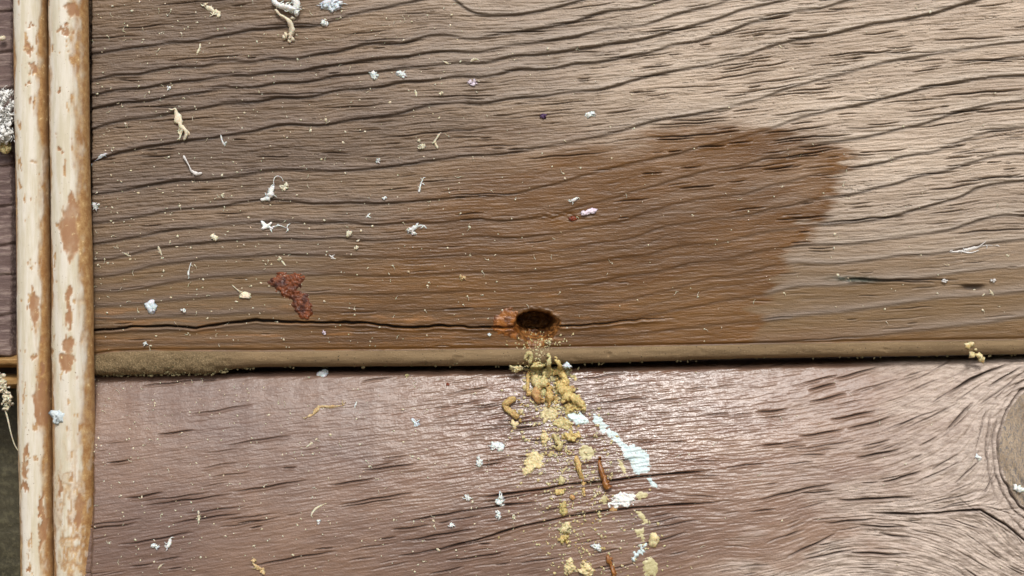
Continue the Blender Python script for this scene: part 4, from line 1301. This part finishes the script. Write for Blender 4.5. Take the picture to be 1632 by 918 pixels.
def worm(pts, r, mat, label, flat=0.85, rough=0.42, lift=None, sides=12, name='frass_pellet'):
    b = Bits()
    rm = max(np.atleast_1d(r))
    r = np.atleast_1d(r) * 1.18
    b.tube(ground_pts(pts, rm * 0.7 if lift is None else lift), r, sides=sides, flat=flat, rough=rough, seed=nxt(), sub=5)
    fr = random.Random(SEED[0])
    for _ in range(4):
        i = fr.randrange(len(pts))
        x, y = pts[i][0] + fr.uniform(-1, 1) * rm, pts[i][1] + fr.uniform(-1, 1) * rm
        b.lump(x, y, hs(x, y) + rm * 0.7 + (pts[i][2] if len(pts[i]) > 2 else 0), rm * fr.uniform(0.35, 0.7), rm * fr.uniform(0.35, 0.7), rm * 0.5, fr.uniform(0, 3), 0.7, nxt(), 2)
    return b.build(name, M[mat], label, 'frass', FG)


def pellet(x, y, rx, ry, mat, label, ang=0.0, rough=0.4, rh=None, name='frass_pellet'):
    b = Bits()
    hh = rh or 0.75 * min(rx, ry)
    b.lump(x, y, hs(x, y) + hh * 0.55, rx, ry, hh, ang, rough, nxt(), 3)
    return b.build(name, M[mat], label, 'frass', FG)


def fcrumb(x, y, rx, ry, mat, label, n=10, fib=2, size=0.34, ang=0.0, rh=0.9):
    if rh < 0.85 or min(rx, ry) > 7.5:
        return crust_patch(ell(x, y, rx * 1.05, ry * 1.05, 18, ang), 2.6 if rh < 0.85 else 5.5, mat, 'frass_crumb', label, 'frass', FG, 7.0, 1.1, 5.0, 1.3, 4.0, 0.7)
    return crumbs(x, y, rx, ry, mat, label, n, 'frass_crumb', 'frass', FG, fib, size, ang, rh)


worm([(838, 574, 0), (838, 566, 1), (842, 561, 2), (846, 564, 2), (846, 572, 1), (843, 579, 2)], [1.8, 2.2, 2.4, 2.4, 2.6, 3.0], 'olivef', 'thin looped frass thread hanging over the bead below the hole')
worm([(874, 562, 0), (876, 571, 2), (875, 580, 6), (876, 590, 8)], [1.8, 2.2, 3.0, 4.0], 'olivef', 'upright frass stem at the bead, top of the pile')
worm([(888, 573, 6), (891, 580, 8), (894, 589, 8)], [1.4, 3.2, 3.8], 'frass', 'pointed yellow horn at the upper right of the frass pile')
fcrumb(855, 587, 11, 9, 'olivef', 'greyish green crumb at the upper left of the frass pile', 9, 1)
pellet(872, 594, 8, 11, 'olivef', 'smooth greenish pellet in the middle of the frass pile', 0.5, 0.3, 8)
worm([(854, 598, 3), (855, 608, 3), (861, 614, 3), (867, 609, 3), (865, 601, 3)], [5, 5.5, 5.5, 5.0, 3.5], 'olivef', 'ring shaped pellet at the left of the frass pile')
worm([(882, 594, 6), (892, 593, 7), (899, 599, 6), (900, 608, 4), (893, 613, 3), (888, 607, 3)], [3.4, 4.6, 4.8, 5.2, 5.2, 4.0], 'frass', 'C-shaped yellow pellet at the right of the frass pile')
worm([(846, 591, 2), (841, 598, 2), (841, 608, 1), (841, 620, 1), (844, 630, 1)], [2.0, 2.4, 2.2, 2.2, 3.2], 'tanf', 'thin upright tan pellet at the left edge of the pile')
pellet(836, 618, 3.4, 5, 'crumb', 'small pale pellet left of the thin tan one', 0.2)
worm([(856, 617, 2), (855, 626, 3), (857, 633, 3), (863, 633, 2)], [4.2, 5.4, 5.6, 4.0], 'orangef', 'orange pellet low in the left of the frass pile')
worm([(876, 616, 4), (875, 626, 4), (877, 634, 4), (872, 640, 2)], [4.2, 5.2, 5.8, 5.0], 'tanf', 'tan pellet low in the middle of the pile')
fcrumb(866, 626, 7, 6, 'olivef', 'olive crumb between the orange and tan pellets', 6, 1)
worm([(888, 618, 3), (897, 621, 4), (906, 622, 3), (911, 618, 2)], [4.8, 5.6, 5.4, 3.8], 'frass', 'pale pellet under the C-shaped one')
pellet(911, 619, 4, 5, 'orangef', 'small orange nub beside the pale pellet', 0.4)
worm([(896, 636, 4), (905, 631, 6), (915, 634, 6), (924, 641, 4), (931, 648, 2)], [4.6, 6.2, 6.4, 5.0, 3.0], 'frass', 'fat slanting pellet at the lower right of the pile')
fcrumb(914, 648, 12, 9, 'frass', 'broad mustard crumb under the fat slanting pellet', 10, 1)
pellet(905, 655, 4, 7, 'frass', 'tooth shaped yellow pellet hanging below the pile', 0.2)
fcrumb(884, 636, 9, 6, 'tanf', 'brownish crumb in the lower middle of the pile', 7, 1)
pellet(917, 605, 3, 4.6, 'crumb', 'lone pale grain right of the frass pile', -0.2, 0.15)
worm([(822, 634, 2), (812, 640, 3), (804, 645, 3), (811, 653, 2), (819, 660, 2), (827, 665, 1)], [3.0, 4.4, 4.0, 4.2, 4.6, 3.0], 'tanf', 'V-shaped tan pellet left of the pile')
pellet(830, 657, 4, 5, 'crumb', 'pale nub on the end of the V-shaped pellet', 0.5)
fcrumb(822, 586, 14, 4, 'crumb', 'pale crumbs caught in the gap left of the pile', 9, 3)
fcrumb(875, 660, 13, 11, 'crumb', 'ragged yellow crumb just below the pile', 16, 4, 0.26, 0, 0.7)
pellet(820, 677, 7, 7, 'crumb', 'round pale yellow pellet below the V-shaped one', 0, 0.3, 4)
fcrumb(868, 699, 8, 12, 'crumb', 'pale yellow crumb below the ragged one', 9, 2, 0.4)
worm([(880, 692, 1), (886, 699, 1), (892, 708, 1), (890, 718, 1)], [2.4, 3.0, 3.6, 4.4], 'olivef', 'forked olive pellet right of the pale yellow crumb')
fcrumb(911, 695, 14, 9, 'frass', 'mustard crumb cluster above the sticks', 13, 3, 0.33)
fcrumb(897, 676, 13, 9, 'olivef', 'grey green flecks above the mustard cluster', 12, 4, 0.26, 0, 0.6)
fcrumb(852, 734, 15, 16, 'crumb', 'broad flat yellow crumb left of the long stick', 22, 3, 0.26, 0.3, 0.6)
fcrumb(842, 751, 9, 7, 'crumb', 'smaller flat crumb under the broad one', 8, 1, 0.34, 0, 0.5)
worm([(918, 727, 0), (921, 740, 1), (925, 755, 1), (929, 770, 1), (931, 786, 1)], [2.4, 3.4, 3.0, 3.0, 2.2], 'tanf', 'long thin mustard stick lying below the pile')
worm([(955, 733, 0), (958, 748, 2), (962, 762, 2), (965, 771, 2), (969, 778, 2)], [1.6, 3.2, 3.8, 4.4, 5.0], 'brownf', 'brown club shaped stick right of the mustard stick')
pellet(895, 766, 5, 7, 'film', 'pale pellet above the upper long crack', 0.1, 0.3, 2.5)
pellet(892, 784, 9, 4, 'frass', 'flat oval yellow pellet below the upper long crack', -0.1, 0.25, 3)
pellet(911, 792, 4.5, 4, 'orangef', 'small orange nub right of the oval pellet', 0.6)
fcrumb(897, 809, 6, 10, 'frass', 'upright crumb resting on the lower long crack', 7, 3, 0.45)
pellet(977, 812, 6, 4.5, 'orangef', 'orange brown nub on the lower long crack', 0.5)
fcrumb(993, 798, 22, 11, 'white', 'granular white patch above the lower long crack', 34, 6, 0.18, -0.2, 0.6)
fcrumb(900, 842, 7, 9, 'crumb', 'pale crumb below the lower long crack', 7, 1, 0.45)
fcrumb(897, 860, 8, 8, 'frass', 'mustard crumb under that pale crumb', 8, 2, 0.42)
fcrumb(907, 903, 9, 14, 'crumb', 'pale crumb at the bottom edge, left of two', 11, 5, 0.32)
fcrumb(934, 908, 11, 13, 'crumb', 'pale crumb at the bottom edge, right of two', 13, 6, 0.3)
fcrumb(952, 872, 8, 6, 'white', 'white green crumb above the bottom crumbs', 8, 5, 0.3)
worm([(968, 884, 0), (971, 894, 1), (975, 904, 1), (981, 916, 1)], [2.2, 3.0, 3.2, 3.6], 'brownf', 'small brown stick at the bottom edge')
pellet(1042, 860, 9, 10, 'crumb', 'round yellow pellet at the foot of the mint streak', 0, 0.3, 5)
fcrumb(1018, 880, 17, 5, 'mint', 'crumbly white green streak below the yellow pellet', 20, 5, 0.3, -0.9, 0.6)
crust_patch(ell(1036, 904, 14, 15), 1.2, 'film', 'frass_film', 'yellow green film at the bottom edge below the streak', 'frass', FG, 5, 1.4, 6, 0.5, 4, 0.9)
crust_patch(ell(1022, 790, 14, 7, 14), 0.9, 'film', 'frass_film', 'pale yellow film right of the granular patch', 'frass', FG, 4, 1.4, 6, 0.5, 4, 0.95)
crust_patch([(984, 732), (993, 733), (1000, 748), (1002, 760), (992, 757), (986, 745)], 0.9, 'film', 'frass_film', 'yellow film streak left of the mint smear', 'frass', FG, 4, 1.4, 6, 0.5, 4, 0.95)
crust_patch([(1012, 816), (1022, 812), (1030, 826), (1036, 835), (1026, 836), (1020, 828)], 0.9, 'film', 'frass_film', 'yellow film streak below the lower long crack', 'frass', FG, 4, 1.4, 6, 0.5, 4, 0.95)
crust_patch([(1012, 845), (1024, 842), (1029, 856), (1028, 872), (1020, 860)], 0.9, 'film', 'frass_film', 'narrow yellow film left of the round pellet', 'frass', FG, 4, 1.4, 6, 0.5, 4, 0.95)
crust_patch(ell(936, 722, 14, 13, 14), 0.8, 'film', 'frass_film', 'pale film at the head of the long stick', 'frass', FG, 6, 1.4, 5, 0.5, 4, 0.95)
crust_patch(ell(963, 796, 6, 9, 12), 0.8, 'film', 'frass_film', 'thin yellow film below the brown club stick', 'frass', FG, 3, 1.4, 5, 0.5, 3, 0.95)
crust_patch([(941, 656), (950, 657), (957, 665), (970, 679), (994, 702), (1013, 708), (1031, 715), (1039, 735), (1035, 750), (1018, 759), (1006, 757), (1002, 739), (990, 724), (980, 704), (962, 691), (944, 672)],
            0.7, 'mint', 'mint_smear', 'pale mint white smear running down to the right of the frass', 'smear', None, 6.5, 1.2, 6, 0.9, 6, 1.0)
crust_patch([(1028, 761), (1036, 760), (1050, 774), (1047, 779), (1038, 776)], 1.2, 'mint', 'mint_fleck', 'small mint fleck below the end of the smear', 'smear', None, 2, 1.3, 6, 0.5, 3, 0.8)
fcrumb(920, 668, 18, 9, 'mint', 'pale mint flecks at the head of the smear', 22, 5, 0.18, 0.3, 0.5)

# ------------------------------------------------------------------ left margin: cocoon, hanging tuft, chip on the trim
b = Bits()
rr = random.Random(3)
for i in range(170):
    t_ = rr.random()
    y = 146 + 82 * t_
    w = 22 * math.sin(math.pi * min(1, 0.12 + 0.82 * t_)) ** 0.7
    x = 4 + rr.uniform(-w, w * 0.95)
    b.lump(x, y, -10 + rr.uniform(0, 16), rr.uniform(1.2, 4), rr.uniform(1.2, 4), rr.uniform(1.5, 3), rr.uniform(0, 3), 1.0, nxt(), 2)
for i in range(190):
    y = 142 + 84 * rr.random()
    x = 4 + rr.uniform(-18, 20)
    a = rr.uniform(0, 6.28)
    L = rr.uniform(5, 12)
    b.tube([(x, y, -6), (x + L * 0.5 * math.cos(a), y + L * 0.5 * math.sin(a), 1 + rr.uniform(-3, 3)), (x + L * math.cos(a + 0.7), y + L * math.sin(a + 0.7), rr.uniform(-4, 2))], [0.7, 0.6, 0.3], 5, 1, 0.2, nxt(), 3)
b.build('web_cocoon', M['webw'], 'fluffy white cocoon clump at the left edge behind the trim', 'cocoon', base=-10)
b = Bits()
for i in range(12):
    b.lump(rr.uniform(-6, 14), rr.uniform(224, 240), -18 + rr.uniform(0, 8), rr.uniform(3, 6), rr.uniform(3, 7), 4, rr.uniform(0, 3), 0.5, nxt(), 2)
b.build('frass_clump', M['olivef'], 'mustard clump under the white cocoon', 'frass', base=-10)
b = Bits()
for i in range(80):
    y = 596 + 56 * rr.random()
    if i % 2:
        a, L, x = rr.uniform(0, 6.28), rr.uniform(4, 9), 7 + 5 * math.sin(y / 14)
        b.tube([(x, y, -9), (x + 0.5 * L * math.cos(a), y + 0.5 * L * math.sin(a), -6), (x + L * math.cos(a + 0.8), y + L * math.sin(a + 0.8), -8)], [0.8, 0.7, 0.3], 5, 1, 0.3, nxt(), 3)
        continue
    x = 7 + 5 * math.sin(y / 14) + rr.uniform(-6, 7)
    b.lump(x, y, -12 + rr.uniform(0, 8), rr.uniform(1.2, 3.2), rr.uniform(1.5, 3.6), rr.uniform(1, 2.6), rr.uniform(0, 3), 1.0, nxt(), 2)
b.tube([(7, 648, -8), (12, 665, -9), (17, 688, -10), (23, 710, -12), (32, 724, -14)], [1.6, 1.3, 1.1, 1.0, 0.6], 6, 1, 0.2, nxt(), 4)
b.build('web_tuft', M['cream'], 'pale tuft with a long thread hanging left of the trim', 'fluff', base=-10)
b = Bits()
b.lump(103, 662, 55.0, 9.5, 10.5, 2.6, 0.3, 0.55, nxt(), 3)
b.build('paint_chip', M['chip'], 'bluish white chip stuck on the right rod of the trim', 'chip', base=30)
b = Bits()
b.lump(3, 61, -20, 6, 3.6, 3, -0.4, 0.3, nxt(), 3)
b.build('wood_grain', M['cream'], 'cream grain on the plank left of the trim near the top', 'crumb', base=-20)


# ------------------------------------------------------------------ uncountable dust and dirt
def dust(name, spots, mat, label, cat, sub=1, fibres=0, base_fn=None):
    P0, F0 = ico(sub)
    vs_, fs_, n0 = [], [], 0
    rr = random.Random(len(spots))
    for (x, y, r) in spots:
        h, hb = surf(x, y)
        h, hb = (float(h), float(hb)) if base_fn is None else base_fn(x, y)
        sx, sy, sz = r * rr.uniform(0.5, 1.2), r * rr.uniform(0.6, 1.5), r * rr.uniform(0.4, 0.8)
        a = rr.uniform(0, 3.14)
        Q = P0 * (1 + 0.35 * rng.normal(size=(len(P0), 1))).clip(0.4, 1.7) * np.array([sx, sy, sz])
        c, s = math.cos(a), math.sin(a)
        qx, qy, qh = Q[:, 0] * c - Q[:, 1] * s + x, Q[:, 0] * s + Q[:, 1] * c + y, Q[:, 2] + h + 0.35 * sz
        f_ = 1 - hb / DP
        vs_.append(np.stack([(qx - 816) * S * f_, -qh * S, Z0 + (459 - qy) * S * f_], -1))
        fs_.append(F0 + n0)
        n0 += len(P0)
    for i in range(fibres):
        x, y, r = rr.choice(spots)
        L = rr.uniform(3, 9)
        a = rr.uniform(0, 6.28)
        pts_ = []
        for t_ in (0, 0.5, 1):
            px_, py_ = x + L * t_ * math.cos(a + 0.6 * t_), y + L * t_ * math.sin(a + 0.6 * t_)
            h, hb = surf(px_, py_)
            pts_.append((px_, py_, float(h) + 0.7 + 1.2 * math.sin(3.14 * t_)))
        f_ = 1 - float(hb) / DP
        w = 0.42
        ring = []
        for (px_, py_, ph_) in pts_:
            for q in range(4):
                aa = q * 1.5708
                ring.append((px_ - math.sin(a) * w * math.cos(aa), py_ + math.cos(a) * w * math.cos(aa), ph_ + w * math.sin(aa)))
        Q = np.array(ring)
        vs_.append(np.stack([(Q[:, 0] - 816) * S * f_, -Q[:, 2] * S, Z0 + (459 - Q[:, 1]) * S * f_], -1))
        tri = []
        for k in range(2):
            for q in range(4):
                a0, a1 = k * 4 + q, k * 4 + (q + 1) % 4
                tri += [(a0, a1, a1 + 4), (a0, a1 + 4, a0 + 4)]
        fs_.append(np.array(tri) + n0)
        n0 += len(Q)
    o = mesh_obj(name, np.vstack(vs_), np.vstack(fs_), mat)
    tag(o, label, cat, None, 'stuff')
    return o


rr = random.Random(21)
spots = []
while len(spots) < 1500:
    x, y = rr.uniform(148, 1640), rr.uniform(-10, 930)
    low = y > low_top(x) + 3
    if not low and y > bead_top(x) - 3:
        continue
    d_ = 1.0 - 0.80 * min(1, max(0, (x - 300) / 700))
    if low: d_ = max(d_ * 1.1, 0.9 * math.exp(-((x - 900) / 120) ** 2)) * (1.0 if x < 1150 else 0.5)
    if abs(x - 855) < 40 and 490 < y < 560 or rr.random() > d_:
        continue
    spots.append((x, y, rr.choice([0.8, 0.9, 1.0, 1.2, 1.4, 1.8]) * rr.uniform(0.8, 1.25)))
dust('wood_dust', spots, M['cream'], 'pale wood dust and short fibres sprinkled over the planks', 'dust', 1, 260)
spots = []
for i in range(420):
    x = rr.uniform(152, 400) if i < 220 else rr.uniform(400, 1640)
    t_ = rr.uniform(0.55, 1.05)
    spots.append((x, bead_bot(x) - 1 + rr.uniform(-4, 3) if i % 3 else bead_top(x) + t_ * (bead_bot(x) - bead_top(x)), rr.uniform(0.9, 2.4)))


def bead_h(x, y):
    t_ = min(0.97, max(0.03, (y - bead_top(x)) / (bead_bot(x) - bead_top(x))))
    return 7.0 * math.sqrt(max(0, 1 - (2 * t_ - 1) ** 2)) - (max(0, t_ - 0.6) * 14), 0.0


dust('joint_dirt', spots, M['moss'], 'grey green crumbly dirt packed along the underside of the bead', 'dirt', 1, 0, bead_h)
spots = []
for i in range(1165):
    if i >= 1100:
        t_ = rr.random()
        spots.append((862 + 34 * t_ + 22 * rr.gauss(0, 0.8), 588 + 70 * t_, rr.uniform(1.5, 3.0)))
    elif i < 160:
        spots.append((862 + 26 * rr.gauss(0, 0.8), 556 + 15 * rr.gauss(0, 0.9), rr.uniform(0.8, 1.7)))
    else:
        t_ = rr.random() ** 1.5
        y = 588 + t_ * 330
        spots.append((872 + 70 * t_ + (26 + 50 * t_) * rr.gauss(0, 0.75), y, rr.uniform(0.9, 2.6) * (1.15 - 0.4 * t_)))
dust('frass_dust', spots, M['crumb'], 'fine yellow frass grains scattered round the hole and pile', 'dust', 2, 0)
